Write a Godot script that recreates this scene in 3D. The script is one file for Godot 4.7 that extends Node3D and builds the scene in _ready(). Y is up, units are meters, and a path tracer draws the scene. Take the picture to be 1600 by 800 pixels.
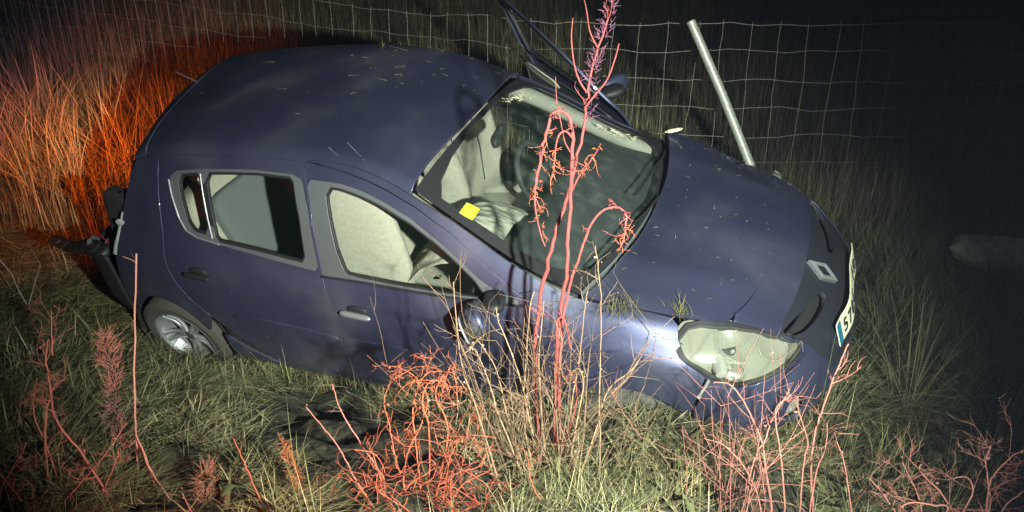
extends Node3D

# ---------------------------------------------------------------- car side surface: eleven-centimetre feature lines from sill (0) to roof rail (8), given along the car
var XS := PackedFloat32Array([-1.90, -1.70, -1.45, -1.10, -.60, 0, .45, .80, 1.05, 1.30, 1.55, 1.75])
var YT: Array = [
	PackedFloat32Array([.32, .30, .26, .20, .19, .19, .19, .19, .20, .22, .24, .25]),
	PackedFloat32Array([.40, .38, .34, .28, .27, .27, .27, .27, .28, .30, .32, .34]),
	PackedFloat32Array([.50, .48, .46, .43, .42, .42, .42, .42, .42, .43, .44, .45]),
	PackedFloat32Array([.62, .62, .61, .60, .60, .60, .60, .60, .60, .59, .57, .55]),
	PackedFloat32Array([.78, .78, .77, .76, .76, .76, .75, .75, .74, .73, .69, .64]),
	PackedFloat32Array([.90, .90, .89, .88, .87, .86, .85, .84, .825, .80, .755, .70]),
	PackedFloat32Array([1.0, 1.0, .99, .985, .965, .945, .93, .915, .885, .855, .79, .73]),
	PackedFloat32Array([1.12, 1.14, 1.16, 1.19, 1.21, 1.21, 1.115, .98, .91, .88, .815, .745]),
	PackedFloat32Array([1.20, 1.255, 1.32, 1.385, 1.42, 1.405, 1.235, 1.035, .932, .893, .835, .76])]
var ZT: Array = [
	PackedFloat32Array([.62, .70, .76, .775, .78, .78, .78, .78, .78, .77, .73, .62]),
	PackedFloat32Array([.68, .755, .805, .825, .825, .825, .825, .825, .825, .815, .775, .67]),
	PackedFloat32Array([.71, .785, .83, .845, .845, .845, .845, .845, .845, .835, .80, .70]),
	PackedFloat32Array([.72, .795, .84, .855, .857, .857, .857, .857, .855, .845, .815, .72]),
	PackedFloat32Array([.71, .785, .83, .85, .855, .855, .852, .848, .845, .835, .81, .70]),
	PackedFloat32Array([.69, .765, .805, .832, .84, .838, .832, .825, .815, .80, .765, .66]),
	PackedFloat32Array([.66, .72, .765, .795, .805, .803, .80, .792, .778, .765, .72, .62]),
	PackedFloat32Array([.585, .64, .68, .715, .735, .735, .737, .752, .750, .735, .69, .59]),
	PackedFloat32Array([.50, .535, .575, .605, .625, .625, .672, .715, .72, .70, .66, .55])]
# front bumper surface: seven levels from lip (0) to bonnet seam (6): height, nose, half width, height at the sides
var FY := PackedFloat32Array([.20, .30, .42, .54, .64, .72, .825])
var FX := PackedFloat32Array([1.99, 2.09, 2.135, 2.115, 2.04, 1.95, 1.785])
var FZ := PackedFloat32Array([.74, .80, .825, .83, .825, .80, .665])
var FS := PackedFloat32Array([.22, .31, .43, .56, .68, .765, .85])
const KV := 0.15
var column_cache := {}
var M := {}
var used := {}
var rng := RandomNumberGenerator.new()


func herm_at(X: PackedFloat32Array, V: PackedFloat32Array, x: float) -> float:
	var n := X.size()
	var i := 0
	while i < n - 2 and x > X[i + 1]:
		i += 1
	var h := X[i + 1] - X[i]
	var t := (x - X[i]) / h
	var m0 := (V[1] - V[0]) / (X[1] - X[0]) if i == 0 else (V[i + 1] - V[i - 1]) / (X[i + 1] - X[i - 1])
	var m1 := (V[n - 1] - V[n - 2]) / (X[n - 1] - X[n - 2]) if i == n - 2 else (V[i + 2] - V[i]) / (X[i + 2] - X[i])
	var t2 := t * t
	var t3 := t2 * t
	return (2 * t3 - 3 * t2 + 1) * V[i] + (t3 - 2 * t2 + t) * h * m0 + (-2 * t3 + 3 * t2) * V[i + 1] + (t3 - t2) * h * m1


func herm_k(V: PackedFloat32Array, k: float) -> float:
	var n := V.size()
	var i := clampi(int(floor(k)), 0, n - 2)
	var t := k - i
	var m0 := V[1] - V[0] if i == 0 else (V[i + 1] - V[i - 1]) * .5
	var m1 := V[n - 1] - V[n - 2] if i == n - 2 else (V[i + 2] - V[i]) * .5
	var t2 := t * t
	var t3 := t2 * t
	return (2 * t3 - 3 * t2 + 1) * V[i] + (t3 - 2 * t2 + t) * m0 + (-2 * t3 + 3 * t2) * V[i + 1] + (t3 - t2) * m1


func column(x: float) -> Array:
	var key := roundi(x * 100000.0)
	if not column_cache.has(key):
		var ys := PackedFloat32Array()
		var zs := PackedFloat32Array()
		for j in 9:
			ys.append(herm_at(XS, YT[j], x))
			zs.append(herm_at(XS, ZT[j], x))
		column_cache[key] = [ys, zs]
	return column_cache[key]


func side(u: float, v: float) -> Vector3:
	var c := column(u)
	return Vector3(u, herm_k(c[0], v / KV), herm_k(c[1], v / KV))


func twist(p: Vector3) -> Vector3:   # the shell is racked: its far upper side stands higher and further back towards the tail
	var f := clampf((.60 - p.z) / 1.2, 0, 1) * smoothstep(.85, 1.3, p.y)
	return p + Vector3(-.30 * smoothstep(-.6, -1.45, p.x), .06 * smoothstep(.35, -.6, p.x), 0) * f


func side_far(u: float, v: float) -> Vector3:
	var p := side(u, v)
	return twist(Vector3(p.x, p.y, -p.z))


func side_k(x: float, y: float) -> Vector2:
	var lo := -.5
	var hi := 8.5
	for i in 24:
		var m := (lo + hi) * .5
		if herm_k(column(x)[0], m) < y:
			lo = m
		else:
			hi = m
	return Vector2(x, lo * KV)


func nose(a: float, v: float) -> Vector3:
	var w := v / KV
	var ph := a * PI / 2
	var sn := absf(sin(ph))
	var cs := absf(cos(ph))
	var t := sn * sn * sn
	return Vector3(1.45 + (herm_k(FX, w) - 1.45) * pow(cs, .8), lerpf(herm_k(FY, w), herm_k(FS, w), t), signf(a) * herm_k(FZ, w) * pow(sn, .8))


func curve3(pts: Array, t: float) -> Vector3:   # Catmull-Rom through points, t from 0 to 1
	var n := pts.size() - 1
	var f := clampf(t, 0, 1) * n
	var i := mini(int(f), n - 1)
	var s := f - i
	var p0: Vector3 = pts[maxi(i - 1, 0)]
	var p1: Vector3 = pts[i]
	var p2: Vector3 = pts[i + 1]
	var p3: Vector3 = pts[mini(i + 2, n)]
	return .5 * ((2 * p1) + (p2 - p0) * s + (2 * p0 - 5 * p1 + 4 * p2 - p3) * s * s + (3 * p1 - p0 - 3 * p2 + p3) * s * s * s)


var ROOF_M: Array = [Vector3(.33, 1.388, 0), Vector3(.1, 1.434, 0), Vector3(-.3, 1.473, 0), Vector3(-.7, 1.474, 0), Vector3(-1.06, 1.452, 0), Vector3(-1.33, 1.408, 0)]
var ROOF_X: Array = [.29, 0.08, -.26, -.62, -.97, -1.305]
var WIND_E: Array = [Vector3(1.07, .935, .712), Vector3(.80, 1.04, .695), Vector3(.47, 1.225, .652), Vector3(.29, 1.318, .612)]
var WIND_M: Array = [Vector3(1.195, .945, 0), Vector3(.93, 1.085, 0), Vector3(.60, 1.27, 0), Vector3(.335, 1.40, 0)]
var HOOD_E: Array = [Vector3(1.075, .93, .712), Vector3(1.31, .89, .69), Vector3(1.48, .855, .66), Vector3(1.64, .822, .625)]
var HOOD_M: Array = [Vector3(1.205, .948, 0), Vector3(1.42, .932, 0), Vector3(1.62, .893, 0), Vector3(1.78, .838, 0)]


func bridge(m: Vector3, e: Vector3, s: float, px: float, py: float) -> Vector3:
	var a := absf(s)
	return Vector3(lerpf(m.x, e.x, pow(a, px)), lerpf(m.y, e.y, pow(a, py)), s * e.z)


func roof(s: float, t: float) -> Vector3:
	var m := curve3(ROOF_M, t)
	var n := ROOF_X.size() - 1
	var f := clampf(t, 0, 1) * n
	var i := mini(int(f), n - 1)
	var e := side(lerpf(ROOF_X[i], ROOF_X[i + 1], f - i), 8 * KV)
	e.z -= .002
	var p := bridge(m, e, s, 2.0, 4.2)
	p.y += .020 - .030 * pow(maxf(absf(s) - .90, 0) / .10, 2)   # rolled shoulder beside the gutter
	p.y -= .006 * exp(-pow((p.x + .02) / .16, 2) - pow((p.z + .28) / .12, 2))   # the shallow dent
	return twist(p)


func windscreen(s: float, t: float) -> Vector3:
	return bridge(curve3(WIND_M, t), curve3(WIND_E, t), s, 2.0, 2.2)


func hood(s: float, t: float) -> Vector3:
	var p := bridge(curve3(HOOD_M, t), curve3(HOOD_E, t), s, 2.3, 2.6)
	p.y += .010 * exp(-pow((absf(s) - .62) / .12, 2)) * (1 - t * .5)   # the two bonnet creases
	p.y += .075 * pow(maxf(1 - s, 0) * .5, 2.5) * pow(maxf(1 - t, 0), 1.4)   # lifted far hinge corner
	p.y -= .028 * exp(-pow((s + .93) / .2, 2) - pow((t - .62) / .16, 2)) * (1.0 + .5 * sin(t * 60.0))   # buckled far edge
	return p


# ---------------------------------------------------------------- mesh helpers
func begin() -> SurfaceTool:
	var st := SurfaceTool.new()
	st.begin(Mesh.PRIMITIVE_TRIANGLES)
	return st


func tri(st: SurfaceTool, a: Vector3, b: Vector3, c: Vector3, na: Vector3, nb: Vector3, nc: Vector3) -> void:
	if (b - a).cross(c - a).dot(na + nb + nc) > 0:
		var t := b
		b = c
		c = t
		t = nb
		nb = nc
		nc = t
	st.set_normal(na)
	st.add_vertex(a)
	st.set_normal(nb)
	st.add_vertex(b)
	st.set_normal(nc)
	st.add_vertex(c)


func quad(st: SurfaceTool, a: Vector3, b: Vector3, c: Vector3, d: Vector3, na: Vector3, nb: Vector3, nc: Vector3, nd: Vector3) -> void:
	tri(st, a, b, c, na, nb, nc)
	tri(st, a, c, d, na, nc, nd)


func numbered(called: String) -> String:
	used[called] = used.get(called, -1) + 1
	return called if used[called] == 0 else "%s_%03d" % [called, used[called]]


func obj(called: String, mesh: Mesh, mat: Material, parent: Node = self) -> MeshInstance3D:
	var o := MeshInstance3D.new()
	o.name = numbered(called) if parent == self else called
	o.mesh = mesh
	o.material_override = mat
	parent.add_child(o, true)
	return o


func made(called: String, st: SurfaceTool, mat: Material, parent: Node = self) -> MeshInstance3D:
	return obj(called, st.commit(), mat, parent)


func tag(o: Node, label: String, category: String, group := "", kind := "") -> Node:
	if label:
		o.set_meta("label", label)
	if category:
		o.set_meta("category", category)
	if group:
		o.set_meta("group", group)
	if kind:
		o.set_meta("kind", kind)
	return o


func thing(called: String, label: String, category: String, at: Vector3, group := "") -> Node3D:
	var o := Node3D.new()
	o.name = numbered(called)
	add_child(o)
	o.position = at
	tag(o, label, category, group)
	return o


func norm_of(S: Callable, u: float, v: float, sg: float) -> Vector3:
	var e := .002
	var a: Vector3 = S.call(u + e, v) - S.call(u - e, v)
	var b: Vector3 = S.call(u, v + e) - S.call(u, v - e)
	return a.cross(b).normalized() * sg


func sign_of(S: Callable, u: float, v: float, ref: Vector3) -> float:
	return 1.0 if norm_of(S, u, v, 1.0).dot(ref) > 0 else -1.0


func dense(poly: PackedVector2Array, step: float) -> PackedVector2Array:
	var out := PackedVector2Array()
	for i in poly.size():
		var a := poly[i]
		var b := poly[(i + 1) % poly.size()]
		var n := maxi(1, int(ceil(a.distance_to(b) / step)))
		for j in n:
			out.append(a.lerp(b, float(j) / n))
	return out


func rounded(poly: PackedVector2Array, rounds := 2) -> PackedVector2Array:   # corner cutting
	for r in rounds:
		var out := PackedVector2Array()
		for i in poly.size():
			var a := poly[i]
			var b := poly[(i + 1) % poly.size()]
			out.append(a.lerp(b, .25))
			out.append(a.lerp(b, .75))
		poly = out
	return poly


func soft(poly: PackedVector2Array, r: float) -> PackedVector2Array:   # rounds the corners by r
	var a: Array = Geometry2D.offset_polygon(poly, -r, Geometry2D.JOIN_MITER)
	var b: Array = Geometry2D.offset_polygon(a[0], r, Geometry2D.JOIN_ROUND)
	return b[0]


func panel(st: SurfaceTool, S: Callable, poly: PackedVector2Array, holes: Array, ref: Vector3, step := .05, gap := .003, lip := .014, off := 0.0, round_r := .0025) -> void:
	# a sheet of the surface S cut out along poly, with turned-down edges
	var shrunk: Array = Geometry2D.offset_polygon(poly, -gap) if gap > 0 else [poly]
	if shrunk.is_empty():
		return
	poly = shrunk[0]
	var mid := Vector2.ZERO
	for p in poly:
		mid += p
	mid /= poly.size()
	var sg := sign_of(S, mid.x, mid.y, ref)
	var known := {}
	var lo := poly[0]
	var hi := poly[0]
	for p in poly:
		lo = lo.min(p)
		hi = hi.max(p)
	var nx := maxi(1, int(ceil((hi.x - lo.x) / step)))
	var ny := maxi(1, int(ceil((hi.y - lo.y) / step)))
	var d := Vector2((hi.x - lo.x) / nx, (hi.y - lo.y) / ny)
	var boxes := []
	for h in holes:
		var a: Vector2 = h[0]
		var b: Vector2 = h[0]
		for p in h:
			a = a.min(p)
			b = b.max(p)
		boxes.append(Rect2(a, b - a))
	for i in nx:
		for j in ny:
			var c := lo + Vector2(i, j) * d
			var cell := PackedVector2Array([c, c + Vector2(d.x, 0), c + d, c + Vector2(0, d.y)])
			var bits: Array = Geometry2D.intersect_polygons(cell, poly)
			for hi_ in holes.size():
				if boxes[hi_].intersects(Rect2(c, d)):
					var left := []
					for b in bits:
						left.append_array(Geometry2D.clip_polygons(b, holes[hi_]))
					bits = left
			for b in bits:
				var ids := Geometry2D.triangulate_polygon(b)
				for t in range(0, ids.size(), 3):
					var P := []
					var N := []
					for q in 3:
						var uv: Vector2 = b[ids[t + q]]
						var key := Vector2i(roundi(uv.x * 20000), roundi(uv.y * 20000))
						if not known.has(key):
							var n := norm_of(S, uv.x, uv.y, sg)
							known[key] = [S.call(uv.x, uv.y) + n * off, n]
						P.append(known[key][0])
						N.append(known[key][1])
					tri(st, P[0], P[1], P[2], N[0], N[1], N[2])
	if lip > 0:
		edge_lip(st, S, poly, sg, step, lip, off, 1.0, round_r)
		for h in holes:
			edge_lip(st, S, h, sg, step, lip, off, -1.0, round_r)


func edge_lip(st: SurfaceTool, S: Callable, poly: PackedVector2Array, sg: float, step: float, lip: float, off: float, way: float, r: float) -> void:
	var ring := dense(poly, step * .7)
	var n := ring.size()
	var turn := way * (-1.0 if Geometry2D.is_polygon_clockwise(poly) else 1.0)
	var P := []
	var N := []
	for p in ring:
		var nn := norm_of(S, p.x, p.y, sg)
		N.append(nn)
		P.append(S.call(p.x, p.y) + nn * off)
	var rows := []
	for i in n:
		var q: Vector2 = ring[i]
		var dir: Vector2 = (ring[(i + 1) % n] - ring[(i + n - 1) % n]).normalized()
		var outw := Vector2(dir.y, -dir.x) * turn
		var o3: Vector3 = S.call(q.x + outw.x * .002, q.y + outw.y * .002) - S.call(q.x, q.y)
		var nn: Vector3 = N[i]
		o3 = (o3 - nn * o3.dot(nn)).normalized()
		rows.append([P[i], nn, P[i] + o3 * r * .7 - nn * r * .3, (nn + o3).normalized(), P[i] + o3 * r - nn * r, o3, P[i] + o3 * r - nn * lip, o3])
	for i in n:
		var a: Array = rows[i]
		var b: Array = rows[(i + 1) % n]
		for k in 3:
			quad(st, a[k * 2], b[k * 2], b[k * 2 + 2], a[k * 2 + 2], a[k * 2 + 1], b[k * 2 + 1], b[k * 2 + 3], a[k * 2 + 3])


func sheet(st: SurfaceTool, S: Callable, u0: float, u1: float, nu: int, v0: float, v1: float, nv: int, ref: Vector3, off := 0.0) -> void:
	var sg := sign_of(S, (u0 + u1) * .5 + .0007, (v0 + v1) * .5 + .0007, ref)
	var P := []
	var N := []
	for i in nu + 1:
		for j in nv + 1:
			var u := lerpf(u0, u1, float(i) / nu)
			var v := lerpf(v0, v1, float(j) / nv)
			var n := norm_of(S, u, v, sg)
			N.append(n)
			P.append(S.call(u, v) + n * off)
	for i in nu:
		for j in nv:
			var a := i * (nv + 1) + j
			var b := a + nv + 1
			quad(st, P[a], P[b], P[b + 1], P[a + 1], N[a], N[b], N[b + 1], N[a + 1])


func sgp(x: float, e: float) -> float:
	return signf(x) * pow(absf(x), e)


func pillow(st: SurfaceTool, at: Transform3D, half: Vector3, e1 := .35, e2 := .35, nu := 20, nv := 12) -> void:   # a superquadric
	var P := []
	var N := []
	for i in nu + 1:
		for j in nv + 1:
			var w := -PI + TAU * i / nu
			var h := (-PI / 2 + PI * j / nv) * .999
			var p := Vector3(sgp(cos(h), e1) * sgp(cos(w), e2), sgp(sin(h), e1), sgp(cos(h), e1) * sgp(sin(w), e2)) * half
			var n := Vector3(sgp(cos(h), 2 - e1) * sgp(cos(w), 2 - e2), sgp(sin(h), 2 - e1), sgp(cos(h), 2 - e1) * sgp(sin(w), 2 - e2)) / half
			P.append(at * p)
			N.append((at.basis * n).normalized())
	for i in nu:
		for j in nv:
			var a := i * (nv + 1) + j
			var b := a + nv + 1
			quad(st, P[a], P[b], P[b + 1], P[a + 1], N[a], N[b], N[b + 1], N[a + 1])


func tube(st: SurfaceTool, pts: PackedVector3Array, r0: float, r1: float, sides := 6, cap := true, tint := Color(1, 1, 1, -1)) -> void:
	var n := pts.size()
	var t0 := (pts[1] - pts[0]).normalized()
	var x := t0.cross(Vector3(.3, .5, .8)).normalized()
	var prev := []
	if tint.a >= 0:
		st.set_color(tint)
	for i in n:
		var t := ((pts[mini(i + 1, n - 1)] - pts[maxi(i - 1, 0)])).normalized()
		x = (x - t * x.dot(t)).normalized()
		var y := t.cross(x)
		var r := lerpf(r0, r1, float(i) / (n - 1))
		var ring := []
		for k in sides:
			var a := TAU * k / sides
			ring.append([pts[i] + (x * cos(a) + y * sin(a)) * r, x * cos(a) + y * sin(a)])
		if i:
			for k in sides:
				var k2 := (k + 1) % sides
				if tint.a >= 0 and sides > 5:
					st.set_color(tint * (.62 + .5 * absf(sin(k * 2.3 + i * .31)) + .3 * absf(sin(i * 1.7 + k))))
				quad(st, prev[k][0], prev[k2][0], ring[k2][0], ring[k][0], prev[k][1], prev[k2][1], ring[k2][1], ring[k][1])
		if cap and (i == 0 or i == n - 1):
			var nn := -t if i == 0 else t
			for k in sides - 2:
				tri(st, ring[0][0], ring[k + 1][0], ring[k + 2][0], nn, nn, nn)
		prev = ring


func lathe(st: SurfaceTool, at: Transform3D, prof: PackedVector2Array, n := 32) -> void:   # prof: (radius, along z), outside on the right of travel
	for i in prof.size() - 1:
		var a := prof[i]
		var b := prof[i + 1]
		var d := (b - a).normalized()
		var nr := Vector2(d.y, -d.x)
		for k in n:
			var c0 := TAU * k / n
			var c1 := TAU * (k + 1) / n
			var f := func(p: Vector2, c: float) -> Vector3: return at * Vector3(p.x * cos(c), p.x * sin(c), p.y)
			var g := func(c: float) -> Vector3: return at.basis * Vector3(nr.x * cos(c), nr.x * sin(c), nr.y)
			quad(st, f.call(a, c0), f.call(a, c1), f.call(b, c1), f.call(b, c0), g.call(c0), g.call(c1), g.call(c1), g.call(c0))


func box(st: SurfaceTool, at: Transform3D, half: Vector3) -> void:
	for ax in 3:
		for s in [-1.0, 1.0]:
			var n := Vector3.ZERO
			n[ax] = s
			var u := Vector3.ZERO
			var v := Vector3.ZERO
			u[(ax + 1) % 3] = 1
			v[(ax + 2) % 3] = 1
			var w := at.basis * n
			quad(st, at * ((n - u - v) * half), at * ((n + u - v) * half), at * ((n + u + v) * half), at * ((n - u + v) * half), w, w, w, w)


func at_xyz(p: Vector3, turn := Vector3.ZERO) -> Transform3D:
	return Transform3D(Basis.from_euler(turn), p)


# ---------------------------------------------------------------- materials
func noise_tex(fr: float, seed_: int, ramp: Array, size := 512, as_normal := false, bump := 4.0, oct := 5) -> NoiseTexture2D:
	var nz := FastNoiseLite.new()
	nz.noise_type = FastNoiseLite.TYPE_SIMPLEX_SMOOTH
	nz.frequency = fr
	nz.seed = seed_
	nz.fractal_octaves = oct
	var t := NoiseTexture2D.new()
	t.width = size
	t.height = size
	t.seamless = true
	t.noise = nz
	if as_normal:
		t.as_normal_map = true
		t.bump_strength = bump
	elif ramp.size():
		var g := Gradient.new()
		var offs := PackedFloat32Array()
		var cols := PackedColorArray()
		for r in ramp:
			offs.append(r[0])
			cols.append(r[1])
		g.offsets = offs
		g.colors = cols
		t.color_ramp = g
	return t


func lin(r: float, g: float, b: float) -> Color:
	return Color(r, g, b).linear_to_srgb()


func mat(called: String, c: Color, rough := .8, metal := 0.0) -> StandardMaterial3D:
	var m := StandardMaterial3D.new()
	m.resource_name = called
	m.albedo_color = c
	m.roughness = rough
	m.metallic = metal
	M[called] = m
	return m


func tri_tex(m: StandardMaterial3D, tex: Texture2D, scale: float) -> void:
	m.albedo_texture = tex
	m.uv1_triplanar = true
	m.uv1_scale = Vector3.ONE * scale


func make_materials() -> void:
	var p := mat("paint", Color.WHITE, .58, .66)
	tri_tex(p, noise_tex(.006, 3, [[0.0, lin(.046, .050, .100)], [.45, lin(.055, .060, .117)], [.60, lin(.066, .073, .125)], [.78, lin(.10, .105, .155)], [1.0, lin(.16, .165, .20)]], 1024), .24)
	p.roughness_texture = noise_tex(.02, 9, [[0.0, Color(.75, .75, .75)], [1.0, Color(1, 1, 1)]], 512)
	p.clearcoat_enabled = true
	p.clearcoat = .5
	p.clearcoat_roughness = .1
	mat("black_plastic", lin(.010, .0105, .012), .6)
	mat("nose_black", lin(.018, .020, .027), .4)
	mat("dark_trim", lin(.07, .078, .082), .5)
	mat("void", lin(.006, .006, .007), .9)
	mat("chrome", lin(.55, .57, .62), .3, .45)
	mat("silver", lin(.32, .335, .35), .38, .6)
	mat("rubber", lin(.022, .022, .021), .85)
	mat("dusty_rubber", lin(.05, .048, .04), .95)
	var g := mat("glass", Color(.3, .45, .38, .014), .02)
	g.transparency = BaseMaterial3D.TRANSPARENCY_ALPHA
	var wg := mat("hazy_glass", Color(.36, .46, .41, .045), .02)
	wg.transparency = BaseMaterial3D.TRANSPARENCY_ALPHA
	var film := mat("dust_film", Color.WHITE, .8)
	film.transparency = BaseMaterial3D.TRANSPARENCY_ALPHA
	tri_tex(film, noise_tex(.012, 77, [[0.0, Color(.42, .47, .43, .0)], [.45, Color(.42, .47, .43, .02)], [.7, Color(.45, .48, .44, .10)], [1.0, Color(.5, .5, .45, .28)]], 512), 1.3)
	var lens := mat("lens", Color(.62, .65, .55, .06), .05)
	lens.transparency = BaseMaterial3D.TRANSPARENCY_ALPHA
	var c := mat("pale_cloth", Color.WHITE, .95)
	tri_tex(c, noise_tex(.05, 5, [[0.0, lin(.20, .205, .155)], [1.0, lin(.285, .29, .22)]], 256), 3.0)
	mat("pale_trim", lin(.24, .255, .20), .8)
	var gc := mat("grey_cloth", Color.WHITE, .95)
	tri_tex(gc, noise_tex(.1, 6, [[0.0, lin(.06, .075, .07)], [1.0, lin(.095, .11, .10)]], 256), 6.0)
	mat("dash", lin(.022, .027, .028), .7)
	mat("red_plastic", lin(.55, .04, .02), .4)
	mat("red_lens", lin(.35, .01, .012), .25)
	mat("yellow_paper", lin(.80, .80, .02), .8)
	mat("ink", lin(.02, .02, .02), .7)
	mat("plate_white", lin(.80, .84, .55), .5)
	mat("plate_blue", lin(.02, .16, .24), .5)
	mat("reflector", lin(.30, .32, .27), .22, .25)
	mat("lamp_bowl", lin(.42, .44, .30), .45, .3)
	mat("lamp_chrome", lin(.150, .155, .120), .34, .05)
	mat("lamp_bezel", lin(.20, .205, .16), .38, .1)
	mat("grey_primer", lin(.22, .23, .215), .7)
	var zinc := mat("zinc", Color.WHITE, .5, .35)
	tri_tex(zinc, noise_tex(.03, 15, [[0.0, lin(.20, .20, .16)], [.4, lin(.38, .40, .35)], [1.0, lin(.58, .60, .54)]], 512), 2.5)
	mat("wire", lin(.25, .235, .20), .6, .3)
	var soil := mat("soil", Color.WHITE, 1.0)
	tri_tex(soil, noise_tex(.02, 21, [[0.0, lin(.012, .010, .006)], [.5, lin(.030, .028, .014)], [1.0, lin(.06, .052, .028)]], 1024), .7)
	soil.uv1_world_triplanar = true
	soil.normal_enabled = true
	soil.normal_texture = noise_tex(.04, 22, [], 512, true, 8.0)
	soil.normal_scale = 1.5
	for spec in [["grass", .9], ["stem", .75], ["dry_grass", .9]]:
		var v := mat(spec[0], Color.WHITE, spec[1])
		v.vertex_color_use_as_albedo = true
		if spec[0] != "stem":
			v.backlight_enabled = true
			v.backlight = Color(.25, .25, .25)
	var rk := mat("stone", Color.WHITE, .95)
	tri_tex(rk, noise_tex(.03, 31, [[0.0, lin(.35, .38, .22)], [.5, lin(.66, .66, .50)], [1.0, lin(.82, .80, .66)]], 512), 1.6)
	mat("lamp_body", lin(.05, .05, .05), .5)
	mat("debris_pale", lin(.62, .58, .38), .8)


# ---------------------------------------------------------------- the car
var FRONT_DOOR := [Vector2(-.262, 7.99), Vector2(0, 7.88), Vector2(.163, 7.84), Vector2(.321, 7.78), Vector2(.474, 7.58), Vector2(.595, 7.28), Vector2(.70, 6.95), Vector2(.80, 6.5), Vector2(.845, 6.2), Vector2(.865, 5.5), Vector2(.875, 4), Vector2(.87, 2.5), Vector2(.84, .9), Vector2(-.165, .9), Vector2(-.172, 2.67), Vector2(-.163, 3.91), Vector2(-.192, 5.8), Vector2(-.212, 7.03)]
var FRONT_FRAME := [Vector2(-.203, 5.76), Vector2(-.222, 7.03), Vector2(-.252, 7.64), Vector2(-.05, 7.66), Vector2(.06, 7.62), Vector2(.17, 7.56), Vector2(.30, 7.44), Vector2(.43, 7.16), Vector2(.54, 6.86), Vector2(.62, 6.58), Vector2(.72, 6.32), Vector2(.80, 6.15), Vector2(.825, 5.98), Vector2(.80, 5.82), Vector2(.65, 5.78), Vector2(.45, 5.76), Vector2(.2, 5.78), Vector2(0, 5.80)]
var FRONT_GLASS := [Vector2(-.133, 7.50), Vector2(-.061, 7.51), Vector2(.057, 7.46), Vector2(.160, 7.40), Vector2(.295, 7.26), Vector2(.418, 7.0), Vector2(.522, 6.70), Vector2(.597, 6.43), Vector2(.648, 6.02), Vector2(.62, 5.92), Vector2(.472, 5.90), Vector2(.246, 5.91), Vector2(.009, 5.96), Vector2(-.061, 6.0), Vector2(-.096, 6.44), Vector2(-.114, 6.96)]
var REAR_DOOR := [Vector2(-1.194, 8.0), Vector2(-.262, 8.0), Vector2(-.212, 7.03), Vector2(-.192, 5.8), Vector2(-.163, 3.91), Vector2(-.172, 2.67), Vector2(-.165, .9), Vector2(-.64, .9), Vector2(-.797, 1.74), Vector2(-.90, 2.18), Vector2(-1.006, 2.74), Vector2(-1.098, 3.26), Vector2(-1.161, 3.83), Vector2(-1.192, 4.5), Vector2(-1.195, 5.3), Vector2(-1.188, 6.2), Vector2(-1.196, 6.99), Vector2(-1.206, 7.56)]
var REAR_FRAME := [Vector2(-1.129, 7.49), Vector2(-1.099, 7.09), Vector2(-1.057, 6.55), Vector2(-1.014, 6.27), Vector2(-.938, 6.18), Vector2(-.575, 6.05), Vector2(-.208, 5.86), Vector2(-.224, 7.03), Vector2(-.262, 7.62), Vector2(-.32, 7.72), Vector2(-.535, 7.77), Vector2(-.863, 7.72), Vector2(-1.068, 7.66)]
var QUARTER_GLASS := [Vector2(-1.057, 7.53), Vector2(-1.033, 7.11), Vector2(-.997, 6.57), Vector2(-.965, 6.40), Vector2(-.868, 6.36), Vector2(-.887, 6.95), Vector2(-.911, 7.59)]
var REAR_GLASS := [Vector2(-.862, 7.60), Vector2(-.534, 7.66), Vector2(-.326, 7.62), Vector2(-.291, 6.89), Vector2(-.291, 6.10), Vector2(-.572, 6.20), Vector2(-.819, 6.25), Vector2(-.834, 6.84)]
var LAMP := [Vector2(.98, 5.47), Vector2(.94, 5.78), Vector2(.86, 5.86), Vector2(.66, 5.72), Vector2(.53, 5.45), Vector2(.42, 4.98), Vector2(.355, 4.45), Vector2(.385, 4.20), Vector2(.51, 3.98), Vector2(.64, 3.80), Vector2(.76, 3.68), Vector2(.86, 4.09), Vector2(.95, 5.0)]


func uvk(pts: Array, mirror_u := false) -> PackedVector2Array:
	var out := PackedVector2Array()
	for p in pts:
		out.append(Vector2(-p.x if mirror_u else p.x, p.y * KV))
	return out


func arch(cx: float, cy: float, r: float, a0: float, a1: float, n: int) -> Array:   # wheel arch as (x, level)
	var out := []
	for i in n + 1:
		var a := deg_to_rad(lerpf(a0, a1, float(i) / n))
		var q := side_k(cx + r * cos(a), cy + r * sin(a))
		out.append(Vector2(q.x, q.y / KV))
	return out


func along(S: Callable, pts: Array, off: float, ref: Vector3, n := 6) -> PackedVector3Array:   # a line on a surface through (u, level) points
	var out := PackedVector3Array()
	for i in pts.size() - 1:
		for j in n:
			var p: Vector2 = pts[i].lerp(pts[i + 1], float(j) / n)
			out.append(S.call(p.x, p.y * KV) + norm_of(S, p.x, p.y * KV, sign_of(S, p.x, p.y * KV, ref)) * off)
	var e: Vector2 = pts[-1]
	out.append(S.call(e.x, e.y * KV) + norm_of(S, e.x, e.y * KV, sign_of(S, e.x, e.y * KV, ref)) * off)
	return out


func one_panel(called: String, S: Callable, poly: PackedVector2Array, holes: Array, ref: Vector3, m: Material, parent: Node, step := .05, gap := .003, lip := .014, off := 0.0) -> MeshInstance3D:
	var st := begin()
	panel(st, S, poly, holes, ref, step, gap, lip, off)
	return made(called, st, m, parent)


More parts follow.
